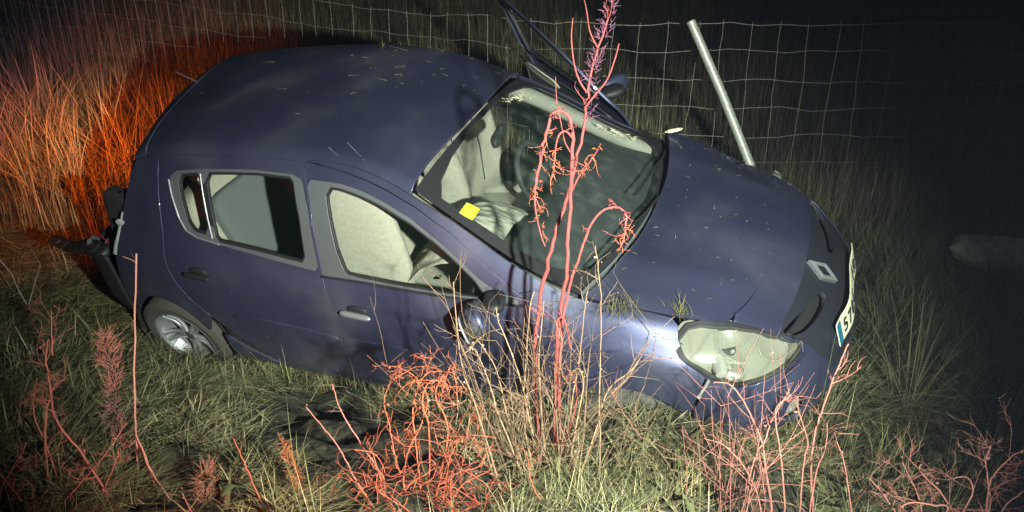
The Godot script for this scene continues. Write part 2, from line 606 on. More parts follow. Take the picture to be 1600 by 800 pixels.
func handle(parent: Node, S: Callable, x: float, k: float, ref: Vector3, m: Material) -> void:
	var c: Vector3 = S.call(x, k * KV)
	var st := begin()
	pillow(st, at_xyz(c + Vector3(0, .012, ref.z * .004), Vector3(0, 0, -.06)), Vector3(.055, .026, .010), .8, .8, 16, 8)
	var cup := made("handle_recess", st, M.black_plastic, parent)
	st = begin()
	pillow(st, at_xyz(c + Vector3(-.005, -.004, ref.z * .024), Vector3(0, 0, -.06)), Vector3(.085, .0135, .013), .6, .5, 18, 8)
	made("door_handle", st, m, parent)
	cup.name = "handle_recess"


func framed(parent: Node, S: Callable, frame: PackedVector2Array, panes: Array, ref: Vector3) -> void:
	var seals: Array = []
	for p in panes:
		seals.append(Geometry2D.offset_polygon(p, .008)[0])
	if seals.size() == 2:   # the seal runs on round the divider between the two panes
		seals = [Geometry2D.offset_polygon(Geometry2D.offset_polygon(Geometry2D.merge_polygons(Geometry2D.offset_polygon(panes[0], .024)[0], Geometry2D.offset_polygon(panes[1], .024)[0])[0], .004)[0], -.020)[0]]
	one_panel("window_frame", S, frame, seals, ref, M.dark_trim, parent, .05, .001, .006, -.004)
	for q in seals:
		one_panel("window_seal", S, q, panes, ref, M.black_plastic, parent, .05, .0, .016, -.007)


func door_front(parent: Node, S: Callable, ref: Vector3) -> void:
	var body := one_panel("door_panel", S, uvk(FRONT_DOOR), [soft(uvk(FRONT_FRAME), .022)], ref, M.paint, parent)
	framed(parent, S, soft(uvk(FRONT_FRAME), .022), [soft(uvk(FRONT_GLASS), .018)], ref)
	one_panel("window_pane", S, soft(uvk(FRONT_GLASS), .018), [], ref, M.glass, parent, .08, -.006, 0.0, -.014)
	var st := begin()
	tube(st, along(S, [Vector2(.80, 5.80), Vector2(.45, 5.74), Vector2(0, 5.78), Vector2(-.20, 5.74)], .002, ref), .006, .006, 6)
	made("weather_strip", st, M.black_plastic, parent)
	handle(parent, S, -.012, 4.02, ref, M.silver if ref.z > 0 else M.black_plastic)
	one_panel("rub_strip", S, rounded(uvk([Vector2(-.15, 2.95), Vector2(.80, 2.75), Vector2(.80, 2.45), Vector2(-.15, 2.62)]), 1), [], ref, M.paint, parent, .06, 0.0, .008, .007)
	# mirror
	var out := ref.z
	st = begin()
	pillow(st, at_xyz(Vector3(.72, .945, out * .845), Vector3(0, out * .3, 0)), Vector3(.05, .028, .07), .7, .7, 14, 8)
	var foot := made("mirror_foot", st, M.black_plastic, parent)
	st = begin()
	var at := at_xyz(Vector3(.66, .885, out * .925), Vector3(out * -.35, out * .45, .25)) if out > 0 else at_xyz(Vector3(.62, .90, out * .92), Vector3(0, 0, .1)) * Transform3D(Basis.from_scale(Vector3.ONE * .85), Vector3.ZERO)
	pillow(st, at, Vector3(.055, .082, .115), .75, .6, 18, 12)
	made("mirror_housing", st, M.black_plastic, foot)
	st = begin()
	pillow(st, at * at_xyz(Vector3(.012, .012, .002)), Vector3(.049, .074, .110), .75, .6, 18, 12)
	made("mirror_cap", st, M.paint, foot)
	st = begin()
	pillow(st, at * at_xyz(Vector3(-.053, 0, 0)), Vector3(.006, .062, .092), .5, .5, 14, 6)
	made("mirror_glass", st, M.chrome, foot)


func door_rear(parent: Node, S: Callable, ref: Vector3) -> void:
	one_panel("door_panel", S, uvk(REAR_DOOR), [soft(uvk(REAR_FRAME), .022)], ref, M.paint, parent)
	framed(parent, S, soft(uvk(REAR_FRAME), .022), [soft(uvk(REAR_GLASS), .018), soft(uvk(QUARTER_GLASS), .018)], ref)
	one_panel("window_pane", S, soft(uvk(REAR_GLASS), .018), [], ref, M.glass, parent, .08, -.006, 0.0, -.014)
	one_panel("quarter_pane", S, soft(uvk(QUARTER_GLASS), .018), [], ref, M.glass, parent, .08, -.006, 0.0, -.014)
	var st := begin()
	tube(st, along(S, [Vector2(-1.118, 7.45), Vector2(-1.092, 7.08), Vector2(-1.050, 6.60), Vector2(-1.012, 6.36), Vector2(-.945, 6.24), Vector2(-.80, 6.17)], .003, ref), .006, .005, 6)
	made("window_moulding", st, M.silver, parent)
	st = begin()
	tube(st, along(S, [Vector2(-.893, 7.60), Vector2(-.862, 6.95), Vector2(-.842, 6.28)], .001, ref), .005, .005, 6)
	made("window_divider", st, M.silver, parent)
	handle(parent, S, -.965, 4.62, ref, M.black_plastic)
	one_panel("rub_strip", S, rounded(uvk([Vector2(-.84, 3.05), Vector2(-.19, 2.92), Vector2(-.19, 2.60), Vector2(-.80, 2.72)]), 1), [], ref, M.paint, parent, .06, 0.0, .008, .007)


func wheel(parent: Node, at: Vector3, out: float, turn: Vector3) -> void:
	var T := at_xyz(at, turn) * Transform3D(Basis.from_scale(Vector3(1, 1, out)), Vector3.ZERO)
	var st := begin()
	lathe(st, T, PackedVector2Array([Vector2(.195, -.09), Vector2(.255, -.098), Vector2(.288, -.082), Vector2(.297, -.05), Vector2(.299, 0), Vector2(.297, .05), Vector2(.288, .082), Vector2(.255, .098), Vector2(.215, .094), Vector2(.195, .082)]), 40)
	var tyre := made("wheel", st, M.dusty_rubber, parent)
	st = begin()
	lathe(st, T, PackedVector2Array([Vector2(.180, -.08), Vector2(.176, .03), Vector2(.190, .078), Vector2(.198, .090), Vector2(.204, .092), Vector2(.203, .080), Vector2(.196, .070)]), 40)
	made("rim", st, M.silver, tyre)
	st = begin()
	lathe(st, T, PackedVector2Array([Vector2(.001, .062), Vector2(.030, .060), Vector2(.036, .050), Vector2(.038, -.02)]), 20)
	lathe(st, T, PackedVector2Array([Vector2(.125, .0), Vector2(.125, -.012), Vector2(.03, -.012)]), 24)
	made("hub", st, M.lamp_body, tyre)
	for i in 5:
		st = begin()
		var a := TAU * i / 5 + .5
		for s in [-1.0, 1.0]:
			var pts := PackedVector3Array()
			for j in 7:
				var f := j / 6.0
				var r := lerpf(.03, .188, f)
				pts.append(T * (Basis(Vector3(0, 0, 1), a + s * lerpf(.22, .13, f)) * Vector3(r, 0, .050 + .022 * f - .02 * sin(f * PI))))
			tube(st, pts, .015, .013, 6)
		made("spoke", st, M.silver, tyre)


func front_seat(parent: Node, zc: float, called: String) -> void:
	var st := begin()
	pillow(st, at_xyz(Vector3(-.09, .86, zc), Vector3(0, 0, .12)), Vector3(.085, .30, .235), .32, .5, 24, 16)
	for s in [-1.0, 1.0]:
		if s * zc < 0:
			pillow(st, at_xyz(Vector3(-.01, .84, zc + s * .205), Vector3(0, s * .25, .10)), Vector3(.115, .27, .058), .6, .7, 18, 14)
		else:
			pillow(st, at_xyz(Vector3(-.115, .95, zc + s * .225), Vector3(0, s * .10, .10)), Vector3(.245, .37, .066), .62, .8, 28, 18)
	var back := made(called, st, M.pale_cloth, parent)
	st = begin()
	pillow(st, at_xyz(Vector3(-.16, 1.19, zc), Vector3(0, 0, .1)), Vector3(.05, .075, .125), .55, .6, 18, 12)
	made("headrest", st, M.pale_cloth, back)
	st = begin()
	pillow(st, at_xyz(Vector3(.14, .545, zc), Vector3(0, 0, .10)), Vector3(.27, .085, .235), .4, .3, 24, 12)
	for s in [-1.0, 1.0]:
		pillow(st, at_xyz(Vector3(.13, .585, zc + s * .20), Vector3(0, 0, .08)), Vector3(.25, .075, .06), .7, .5, 16, 10)
	made("seat_cushion", st, M.pale_cloth, back)
	st = begin()
	tube(st, PackedVector3Array([Vector3(.032, 1.15, zc + .12), Vector3(.055, .95, zc + .125), Vector3(.045, .72, zc + .13)]), .004, .004, 5)
	tube(st, PackedVector3Array([Vector3(.032, 1.15, zc - .12), Vector3(.055, .95, zc - .125), Vector3(.045, .72, zc - .13)]), .004, .004, 5)
	made("seam", st, M.pale_trim, back)


func build_car() -> Node3D:
	var car := thing("crashed_car", "dark blue five-door hatchback tilted in the ditch with its far front door open", "car", Vector3(-.2851, -.029, -4.2365))
	car.transform = Transform3D(Basis(Vector3(.9151, .05262, .39978), Vector3(-.13533, .97403, .18155), Vector3(-.37984, -.22024, .89845)).orthonormalized(), Vector3(-.2851, -.029, -4.2365))
	var Z := Vector3(0, 0, 1)
	var Y := Vector3(0, 1, 0)
	var X := Vector3(1, 0, 0)
	var st := begin()
	for near in [true, false]:
		var S := side if near else side_far
		var ref := Z if near else -Z
		var out := 1.0 if near else -1.0
		if near:
			var fd := Node3D.new()
			fd.name = "front_door"
			car.add_child(fd, true)
			door_front(fd, S, ref)
		else:
			var fd := Node3D.new()
			fd.name = "front_door"
			car.add_child(fd, true)
			door_front(fd, S, ref)
			var hinge := Vector3(.84, .6, -.79)
			fd.transform = Transform3D(Basis(Vector3(0, 1, 0), deg_to_rad(-36)) * Basis(Vector3(0, 0, 1), deg_to_rad(-5.7)) * Basis(Vector3(1, 0, 0), deg_to_rad(7)), hinge + Vector3(-.05, .16, -.06)) * Transform3D(Basis.IDENTITY, -hinge)
			fd.set_meta("label", "open front door beyond the windscreen")
			one_panel("door_lining", S, uvk([Vector2(-.15, 5.7), Vector2(.82, 5.7), Vector2(.85, 1.2), Vector2(-.13, 1.2)]), [], ref, M.dash, fd, .08, 0.0, .01, -.06)
			one_panel("armrest_panel", S, rounded(uvk([Vector2(-.14, 5.6), Vector2(.06, 5.55), Vector2(.22, 5.0), Vector2(.26, 4.3), Vector2(-.12, 4.3)])), [], -ref, M.pale_trim, fd, .08, 0.0, .01, .075)
		var rd := Node3D.new()
		rd.name = "rear_door"
		car.add_child(rd, true)
		door_rear(rd, S, ref)
		# front wing
		var w := [Vector2(.845, 6.2), Vector2(.80, 6.5), Vector2(.93, 7.4), Vector2(1.06, 7.85), Vector2(1.30, 7.97), Vector2(1.44, 7.97), Vector2(1.47, 7.2), Vector2(1.478, 5.87), Vector2(1.512, 4.73), Vector2(1.60, 3.86), Vector2(1.572, 3.09), Vector2(1.542, 2.2)]
		w.append_array(arch(1.27, .27, .30, 35, 165, 14))
		w.append_array([Vector2(.94, .9), Vector2(.84, .9), Vector2(.87, 2.5), Vector2(.875, 4), Vector2(.865, 5.5)])
		one_panel("front_wing", S, uvk(w), [], ref, M.paint, car)
		# windscreen pillar with roof side
		one_panel("windscreen_pillar", S, uvk([Vector2(-.24, 7.98), Vector2(0, 7.885), Vector2(.163, 7.845), Vector2(.321, 7.79), Vector2(.474, 7.59), Vector2(.595, 7.29), Vector2(.70, 6.96), Vector2(.80, 6.52), Vector2(.93, 7.38), Vector2(1.05, 7.83), Vector2(.80, 8.0), Vector2(.47, 8.02), Vector2(.29, 8.05), Vector2(0, 8.06), Vector2(-.24, 8.03)]), [], ref, M.paint, car)
		# rear quarter
		var q := [Vector2(-1.206, 8.0), Vector2(-1.206, 7.56), Vector2(-1.196, 6.99), Vector2(-1.188, 6.2), Vector2(-1.195, 5.3), Vector2(-1.192, 4.5), Vector2(-1.161, 3.83), Vector2(-1.098, 3.26), Vector2(-1.006, 2.74)]
		q.append_array(arch(-1.36, .30, .315, 25, 158, 14))
		q.append_array([Vector2(-1.67, 2.6), Vector2(-1.66, 3.4), Vector2(-1.61, 4.45), Vector2(-1.565, 5.3), Vector2(-1.528, 6.12), Vector2(-1.482, 6.89), Vector2(-1.439, 7.6), Vector2(-1.395, 8.0)])
		var flap := rounded(uvk([Vector2(-1.47, 5.45), Vector2(-1.30, 5.55), Vector2(-1.30, 4.5), Vector2(-1.46, 4.42)]), 2)
		one_panel("rear_quarter", S, uvk(q), [flap] if near else [], ref, M.paint, car)
		if near:
			one_panel("fuel_flap", S, flap, [], ref, M.paint, car, .05, .003, .014, -.001)
		one_panel("sill", S, uvk([Vector2(-.98, -.1), Vector2(.96, -.1), Vector2(.96, .87), Vector2(-.66, .87), Vector2(-.98, 2.0)]), [], ref, M.paint, car)
		# dark shell under the gaps, and the pale lining inside it
		var win := [uvk(REAR_FRAME)]
		win.append(uvk(FRONT_FRAME) if near else uvk(FRONT_DOOR))
		st = begin()
		panel(st, S, uvk([Vector2(-1.58, 4.2), Vector2(-1.36, 7.95), Vector2(.9, 7.95), Vector2(1.4, 7.6), Vector2(1.45, 4.5), Vector2(.93, 4.2), Vector2(.93, .4), Vector2(-.9, .4), Vector2(-1.05, 4.2)]), win, ref, .12, 0.0, 0.0, -.019)
		made("body_shell", st, M.void, car)
		st = begin()
		panel(st, S, uvk([Vector2(-1.45, 4.5), Vector2(-1.34, 7.3), Vector2(.2, 7.3), Vector2(.9, 6.2), Vector2(.9, .4), Vector2(-.9, .4), Vector2(-1.05, 4.3)]), win, ref, .12, 0.0, 0.0, -.06)
		made("side_lining", st, M.pale_trim, car)
		# wheels
		wheel(car, Vector3(1.27, .225, out * .725), out, Vector3(0, .25, 0))
		wheel(car, Vector3(-1.36, .285, out * .715), out, Vector3(out * .12, 0, .3))
		for c in [[1.27, .25], [-1.36, .30]]:
			st = begin()
			lathe(st, at_xyz(Vector3(c[0], c[1], out * .62)), PackedVector2Array([Vector2(.34, -.20), Vector2(.34, .18)]), 32)
			lathe(st, at_xyz(Vector3(c[0], c[1], out * .42)), PackedVector2Array([Vector2(.34, 0), Vector2(.01, 0)]), 32)
			made("wheel_housing", st, M.void, car)
	# roof
	st = begin()
	panel(st, roof, PackedVector2Array([Vector2(-1, 0), Vector2(1, 0), Vector2(1, 1), Vector2(-1, 1)]), [], Y, .028, .004, .014)
	var rf := made("roof", st, M.paint, car)
	var tail := func(s: float, t: float) -> Vector3:
		var a := absf(s)
		var o := twist(Vector3(lerpf(-1.445, -1.41, pow(a, 2.0)), lerpf(1.388, 1.337, pow(a, 2.0)), s * .575))
		return roof(s, 1.0).lerp(o, t) + Vector3(-.004 * (1 - t), .006 * sin(t * PI), 0)
	st = begin()
	panel(st, tail, PackedVector2Array([Vector2(-1, .11), Vector2(1, .11), Vector2(1, 1), Vector2(-1, 1)]), [], Y, .08, .002, .04)
	made("roof_spoiler", st, M.paint, car)
	st = begin()
	tube(st, PackedVector3Array([Vector3(-1.42, 1.405, -.10), Vector3(-1.44, 1.43, -.10)]), .016, .010, 10)
	tube(st, PackedVector3Array([Vector3(-1.43, 1.42, -.10), Vector3(-1.56, 1.475, -.10), Vector3(-1.66, 1.515, -.10)]), .0045, .003, 8)
	made("aerial", st, M.dark_trim, rf)
	st = begin()
	sheet(st, roof, -.97, .97, 16, 0.02, .98, 16, Y, -.03)
	made("headlining", st, M.pale_trim, car)
	st = begin()
	for q in [[.80, .30, .93, .22], [.88, .34, .94, .30]]:
		var n := Vector3(0, .0012, .0004)
		tube(st, PackedVector3Array([roof(q[0], q[1]) + n, roof((q[0] + q[2]) * .5, (q[1] + q[3]) * .5 + .004) + n, roof(q[2], q[3]) + n]), .0014, .0005, 5)
	made("scratches", st, M.grey_primer, rf).set_meta("kind", "stuff")
	# windscreen
	var wpoly := PackedVector2Array([Vector2(-1, 0), Vector2(1, 0), Vector2(1, 1), Vector2(-1, 1)])
	var clear := rounded(PackedVector2Array([Vector2(-.90, .10), Vector2(-.5, .055), Vector2(0, .045), Vector2(.5, .055), Vector2(.90, .10), Vector2(.925, .5), Vector2(.93, .945), Vector2(-.93, .945), Vector2(-.925, .5)]), 2)
	st = begin()
	panel(st, windscreen, wpoly, [clear], Y, .05, .012, .008, -.002)
	var wb := made("windscreen_border", st, M.black_plastic, car)
	st = begin()
	panel(st, windscreen, clear, [], Y, .08, -.01, 0.0, -.004)
	var ws := made("windscreen", st, M.hazy_glass, car)
	one_panel("dust_film", windscreen, clear, [], Y, M.dust_film, ws, .08, -.006, 0.0, -.0005)
	one_panel("yellow_sticker", windscreen, PackedVector2Array([Vector2(.835, .606), Vector2(.928, .592), Vector2(.94, .650), Vector2(.848, .664)]), [], Y, M.yellow_paper, ws, .05, 0.0, .001, .001).set_meta("label", "small yellow paper sticker on the glass")
	st = begin()
	for r in [[-.30, .93, -.58, .80, 26], [-.70, .40, -.82, .22, 26]]:
		for i in r[4]:
			var f := rng.randf()
			var a := Vector2(lerpf(r[0], r[2], f) + rng.randf_range(-.03, .03), lerpf(r[1], r[3], f) + rng.randf_range(-.03, .03))
			var b := a + Vector2(rng.randf_range(-.05, .05), rng.randf_range(-.035, .035))
			tube(st, PackedVector3Array([windscreen(a.x, a.y) + Vector3(.002, .003, 0), windscreen((a.x + b.x) * .5, (a.y + b.y) * .5 + .006) + Vector3(.002, .003, 0), windscreen(b.x, b.y) + Vector3(.002, .003, 0)]), .0020, .0006, 4)
	made("glass_cracks", st, M.debris_pale, ws)
	for wl in [[Vector2(-.80, .015), Vector2(-.40, .11), Vector2(.03, .15)], [Vector2(-.10, .01), Vector2(.30, .075), Vector2(.82, .09)]]:
		st = begin()
		var pts := PackedVector3Array()
		for i in 13:
			var f := i / 6.0
			var p: Vector2 = wl[int(minf(f, 1.0))].lerp(wl[mini(int(f) + 1, 2)], f - minf(floor(f), 1.0)) if i < 12 else wl[2]
			pts.append(windscreen(p.x, p.y) + Vector3(.01, .022, 0))
		tube(st, pts, .007, .005, 6)
		made("wiper", st, M.black_plastic, car)
	var cowl := func(s: float, t: float) -> Vector3: return windscreen(s, .012).lerp(hood(s, -.01), t) - Vector3(0, .018 * sin(t * PI) + .004, 0)
	st = begin()
	sheet(st, cowl, -1, 1, 40, -.35, 1.25, 8, Y, 0)
	made("cowl_grille", st, M.dark_trim, car)
	# bonnet
	st = begin()
	panel(st, hood, PackedVector2Array([Vector2(-1, 0.006), Vector2(-.5, .003), Vector2(.5, .003), Vector2(1, .006), Vector2(1, .97), Vector2(.97, 1), Vector2(-.97, 1), Vector2(-1, .97)]), [], Y, .04, .006, .016)
	made("bonnet", st, M.paint, car)
	st = begin()
	sheet(st, hood, -.95, .95, 12, .0, .97, 8, Y, -.03)
	made("engine_bay", st, M.void, car)
	# front bumper
	var top := []
	for p in [Vector2(.862, 3.96), Vector2(.76, 3.60), Vector2(.64, 3.72), Vector2(.51, 3.90), Vector2(.395, 4.08), Vector2(.362, 4.40), Vector2(.42, 5.0), Vector2(.52, 5.52), Vector2(.64, 5.82), Vector2(.60, 5.97), Vector2(.3, 6.12), Vector2(.1, 6.12)]:
		top.append(p)
	var poly := [Vector2(-.95, 0.0), Vector2(.95, 0.0), Vector2(.94, 2.5), Vector2(.905, 3.34)]
	poly.append_array(top)
	for i in range(top.size() - 1, -1, -1):
		poly.append(Vector2(-top[i].x, top[i].y))
	poly.append_array([Vector2(-.905, 3.34), Vector2(-.94, 2.5)])
	var slot := rounded(uvk([Vector2(.075, 4.75), Vector2(.20, 5.02), Vector2(.34, 5.14), Vector2(.43, 5.14), Vector2(.34, 4.62), Vector2(.20, 4.42), Vector2(.09, 4.36)]), 1)
	var slot2 := PackedVector2Array()
	for p in slot:
		slot2.append(Vector2(-p.x, p.y))
	var intake := rounded(uvk([Vector2(-.42, .9), Vector2(.42, .9), Vector2(.36, 2.3), Vector2(-.36, 2.3)]), 2)
	var fog := rounded(uvk([Vector2(.48, 1.5), Vector2(.60, 1.6), Vector2(.58, 2.6), Vector2(.49, 2.7)]), 2)
	var fog2 := PackedVector2Array()
	for p in fog:
		fog2.append(Vector2(-p.x, p.y))
	st = begin()
	var mask := soft(uvk([Vector2(-.34, 5.30), Vector2(-.1, 5.36), Vector2(.1, 5.36), Vector2(.34, 5.30), Vector2(.445, 5.05), Vector2(.365, 4.42), Vector2(.33, 3.4), Vector2(.30, 2.62), Vector2(-.30, 2.62), Vector2(-.33, 3.4), Vector2(-.365, 4.42), Vector2(-.445, 5.05)]), .015)
	panel(st, nose, uvk(poly), [mask, intake, fog, fog2], X, .04, .003, .02)
	var bumper := made("front_bumper", st, M.paint, car)
	one_panel("nose_panel", nose, mask, [slot, slot2], X, M.nose_black, bumper, .04, .003, .02, -.003)  # near-black panel around the slots, badge and plate
	st = begin()
	sheet(st, nose, -.93, .93, 24, 0.05, .80, 8, X, -.045)
	made("bumper_core", st, M.void, bumper)
	for f in [fog, fog2]:
		one_panel("fog_lamp", nose, f, [], X, M.reflector, bumper, .05, .008, 0.0, -.03)
	for s in [-1.0, 1.0]:
		st = begin()
		var pts := PackedVector3Array()
		for i in 9:
			pts.append(nose(s * lerpf(.09, .38, i / 8.0), 4.85 * KV) + Vector3(-.025, 0, 0))
		tube(st, pts, .006, .006, 5)
		made("grille_bar", st, M.black_plastic, bumper)
	# badge: an upright diamond ring on the nose
	st = begin()
	var bn := norm_of(nose, .02, 4.85 * KV, sign_of(nose, .02, 4.85 * KV, X))
	var bx := Vector3(0, 0, 1)
	var by := bn.cross(bx).normalized() * -1.0
	if by.y < 0:
		by = -by
	var bc := nose(.012, 4.85 * KV) + bn * .012
	var corners := [by * .082, bx * .058, -by * .082, -bx * .058]
	for i in 4:
		var a0: Vector3 = corners[i]
		var a1: Vector3 = corners[(i + 1) % 4]
		var m0 := a0 * .78
		var m1 := a1 * .78
		var i0 := a0 * .52
		var i1 := a1 * .52
		var n0 := (bn + (a0 + a1).normalized() * .7).normalized()
		var n1 := (bn - (a0 + a1).normalized() * .7).normalized()
		quad(st, bc + a0, bc + a1, bc + m1 + bn * .009, bc + m0 + bn * .009, n0, n0, n0, n0)
		quad(st, bc + m0 + bn * .009, bc + m1 + bn * .009, bc + i1, bc + i0, n1, n1, n1, n1)
		quad(st, bc + a0, bc + a1, bc + a1 - bn * .02, bc + a0 - bn * .02, (a0 + a1).normalized(), (a0 + a1).normalized(), (a0 + a1).normalized(), (a0 + a1).normalized())
	made("badge", st, M.silver, bumper)
	# number plate
	var plate := func(a: float, v: float) -> Vector3: return nose(a, 3.2 * KV) + Vector3(.016 + .008 * sin(a * 26.0) - .026 * v, lerpf(-.045, .065, v) + .02, 0)
	st = begin()
	panel(st, plate, PackedVector2Array([Vector2(-.205, 0), Vector2(.205, 0), Vector2(.205, 1), Vector2(-.205, 1)]), [], X, .03, 0.0, .004)
	var pl := made("number_plate", st, M.plate_white, bumper)
	pl.set_meta("label", "bent number plate with blue strip")
	one_panel("plate_band", plate, PackedVector2Array([Vector2(.168, .02), Vector2(.204, .02), Vector2(.204, .98), Vector2(.168, .98)]), [], X, M.plate_blue, pl, .03, 0.0, .001, .0015)
	var font := SystemFont.new()
	font.font_names = PackedStringArray(["Droid Sans"])
	font.font_weight = 700
	var chars := "5706 FRS"
	for i in chars.length():
		if chars[i] == " ":
			continue
		var tm := TextMesh.new()
		tm.text = chars[i]
		tm.font = font
		tm.font_size = 64
		tm.pixel_size = .0014
		tm.depth = .002
		var a := .135 - i * .041
		var n := norm_of(plate, a, .5, sign_of(plate, a, .5, X))
		var right := Vector3(-n.z, 0, n.x) * -1.0
		right = (right - n * right.dot(n)).normalized()
		var up := n.cross(right).normalized()
		var o := obj("plate_character", tm, M.ink, pl)
		o.transform = Transform3D(Basis(right, up, n), plate.call(a, .5) + n * .003)
	# headlamps
	for s in [1.0, -1.0]:
		var lens := soft(uvk(LAMP, s < 0), .010)
		var big: PackedVector2Array = Geometry2D.offset_polygon(lens, .020)[0]
		st = begin()
		panel(st, nose, big, [lens], X + Vector3(0, .5, s), .04, 0.0, .03, -.006)
		var lampo := made("headlamp", st, M.black_plastic, car)
		one_panel("lens", nose, lens, [], X + Vector3(0, .5, s), M.lens, lampo, .04, -.003, 0.0, -.003)
		st = begin()
		var bowl := func(a: float, v: float) -> Vector3:
			var p := nose(a, v)
			var k := v / KV
			var d := .030
			for dish in [[.765, 4.42, .078, .022], [.70, 5.22, .085, .034], [.50, 4.72, .075, .016]]:
				d += dish[3] * maxf(0, 1 - (pow((absf(a) - dish[0]) * 1.05, 2) + pow(v - dish[1] * KV, 2)) / (dish[2] * dish[2]))
			return p + Vector3(-.6, -.35, -s * .55).normalized() * d
		panel(st, bowl, big, [], X + Vector3(0, .5, s), .012, 0.0, 0.0, 0.0)
		made("reflector", st, M.lamp_chrome, lampo)
		for dish in [[.765, 4.42, .081], [.70, 5.22, .088], [.50, 4.72, .078]]:
			var c := nose(s * dish[0], dish[1] * KV)
			var n := norm_of(nose, s * dish[0], dish[1] * KV, sign_of(nose, s * dish[0], dish[1] * KV, X + Vector3(0, .5, s)))
			var ring := PackedVector3Array()
			for i in 25:
				var a := TAU * i / 24
				ring.append(bowl.call(s * (dish[0] + cos(a) * dish[2] / 1.05), dish[1] * KV + sin(a) * dish[2]) + n * .003)
			st = begin()
			tube(st, ring, .0028, .0028, 6, false)
			made("bezel", st, M.lamp_bezel, lampo)
			st = begin()
			pillow(st, Transform3D(Basis.looking_at(n, Vector3.UP), c - n * .040), Vector3(.008, .008, .016) * (dish[2] / .075), 1.0, 1.0, 12, 8)
			made("bulb", st, M.pale_trim, lampo)
		st = begin()
		var c2 := nose(s * .765, 4.42 * KV) - X * .045
		tube(st, PackedVector3Array([c2 + Vector3(-.02, .01, -s * .05), c2 + Vector3(.006, .0, s * .012)]), .030, .030, 18)
		tube(st, PackedVector3Array([c2 + Vector3(.006, .0, s * .012), c2 + Vector3(.012, -.002, s * .024)]), .033, .024, 18)
		made("projector", st, M.reflector, lampo)
	# broken bracket between wing and bumper
	st = begin()
	tube(st, along(side, [Vector2(1.615, 3.80), Vector2(1.60, 3.45), Vector2(1.57, 3.0)], .006, Z), .016, .010, 6)
	made("broken_bracket", st, M.grey_primer, car)
	# tailgate
	var he: Array = [Vector3(-1.43, 1.325, .555), Vector3(-1.50, 1.13, .63), Vector3(-1.58, .98, .67), Vector3(-1.66, .80, .69), Vector3(-1.70, .60, .69)]
	var hm: Array = [Vector3(-1.435, 1.375, 0), Vector3(-1.63, 1.15, 0), Vector3(-1.82, .97, 0), Vector3(-1.85, .80, 0), Vector3(-1.85, .60, 0)]
	var hatch := func(s: float, t: float) -> Vector3: return twist(bridge(curve3(hm, t), curve3(he, t), s, 2.6, 2.0))
	var hw := rounded(PackedVector2Array([Vector2(-.82, .10), Vector2(.82, .10), Vector2(.80, .45), Vector2(-.80, .45)]), 1)
	st = begin()
	panel(st, hatch, PackedVector2Array([Vector2(-.97, .02), Vector2(.97, .02), Vector2(.97, 1), Vector2(-.97, 1)]), [hw], -X, .06, .003, .02)
	var tg := made("tailgate", st, M.paint, car)
	one_panel("rear_window", hatch, hw, [], -X, M.glass, tg, .08, -.003, 0.0, -.006)
	st = begin()
	tube(st, PackedVector3Array([hatch.call(.97, .06), hatch.call(.99, .22) + Vector3(-.01, 0, .01), hatch.call(1.0, .34) + Vector3(-.03, 0, .015), hatch.call(.95, .46) + Vector3(-.06, 0, .02)]), .010, .006, 6)
	made("torn_seal", st, M.black_plastic, tg)
	st = begin()
	tube(st, along(side, [Vector2(-1.505, 6.5), Vector2(-1.535, 6.0), Vector2(-1.565, 5.3), Vector2(-1.61, 4.5)], -.006, Z), .011, .016, 6)
	pillow(st, at_xyz(side(-1.515, 6.15 * KV) + Vector3(0, 0, .0), Vector3(.2, .3, .5)), Vector3(.026, .035, .008), .8, .8, 10, 6)
	made("torn_lamp_edge", st, M.grey_primer, car).set_meta("label", "bare torn edge where the tail lamp is missing")
	st = begin()
	tube(st, PackedVector3Array([side(-1.595, 4.42 * KV) + Vector3(0, .0, -.03), Vector3(-1.72, .83, .72), Vector3(-1.86, .87, .68), Vector3(-1.96, .92, .62)]), .0045, .003, 6)
	made("tail_lamp_shard", st, M.red_lens, car).set_meta("label", "thin red shard of the broken tail lamp")
	st = begin()
	for i in 5:
		pillow(st, at_xyz(Vector3(rng.randf_range(-1.95, -1.78), rng.randf_range(.78, .84), rng.randf_range(.62, .74)), Vector3(rng.randf() * 3, rng.randf() * 3, rng.randf() * 3)), Vector3(.03, .004, .018) * rng.randf_range(.5, 1.2), .5, .5, 8, 5)
	made("lamp_splinter", st, M.dark_trim, car)
	st = begin()
	pillow(st, at_xyz(Vector3(-1.625, .98, .635), Vector3(0, 0, -.28)), Vector3(.085, .17, .05), .25, .4, 18, 12)
	made("lamp_cavity", st, M.void, car)
	# back bumper, hanging off with its torn skin standing out behind
	var tailb := func(a: float, v: float) -> Vector3:
		var ph := a * PI / 2
		var t := v
		var xn := lerpf(-1.84, -1.97, sin(minf(t * 2.2, 1.0) * PI / 2)) 
		var zz := lerpf(.74, .81, sin(minf(t * 2.0, 1.0) * PI / 2))
		return Vector3(-1.45 + (xn + 1.45) * pow(absf(cos(ph)), .34), .30 + .5 * t, signf(a) * zz * pow(absf(sin(ph)), .34))
	st = begin()
	panel(st, tailb, PackedVector2Array([Vector2(-.93, 0), Vector2(.93, 0), Vector2(.93, 1), Vector2(-.93, 1)]), [], -X, .05, 0.0, .02)
	var rb := made("rear_bumper", st, M.black_plastic, car)
	st = begin()
	for i in 8:
		var f := i / 7.0
		pillow(st, at_xyz(Vector3(-1.80 - .50 * f, .79 - .05 * f + .015 * sin(f * 7), .74 - .08 * f), Vector3(.3, -.12, .12)), Vector3(.065, .028 - .016 * f, .055 - .02 * f), .6, .8, 12, 8)
	made("torn_skin", st, M.black_plastic, rb)
	# floor, bulkhead, dashboard, seats
	st = begin()
	box(st, at_xyz(Vector3(-.2, .22, 0)), Vector3(1.25, .02, .70))
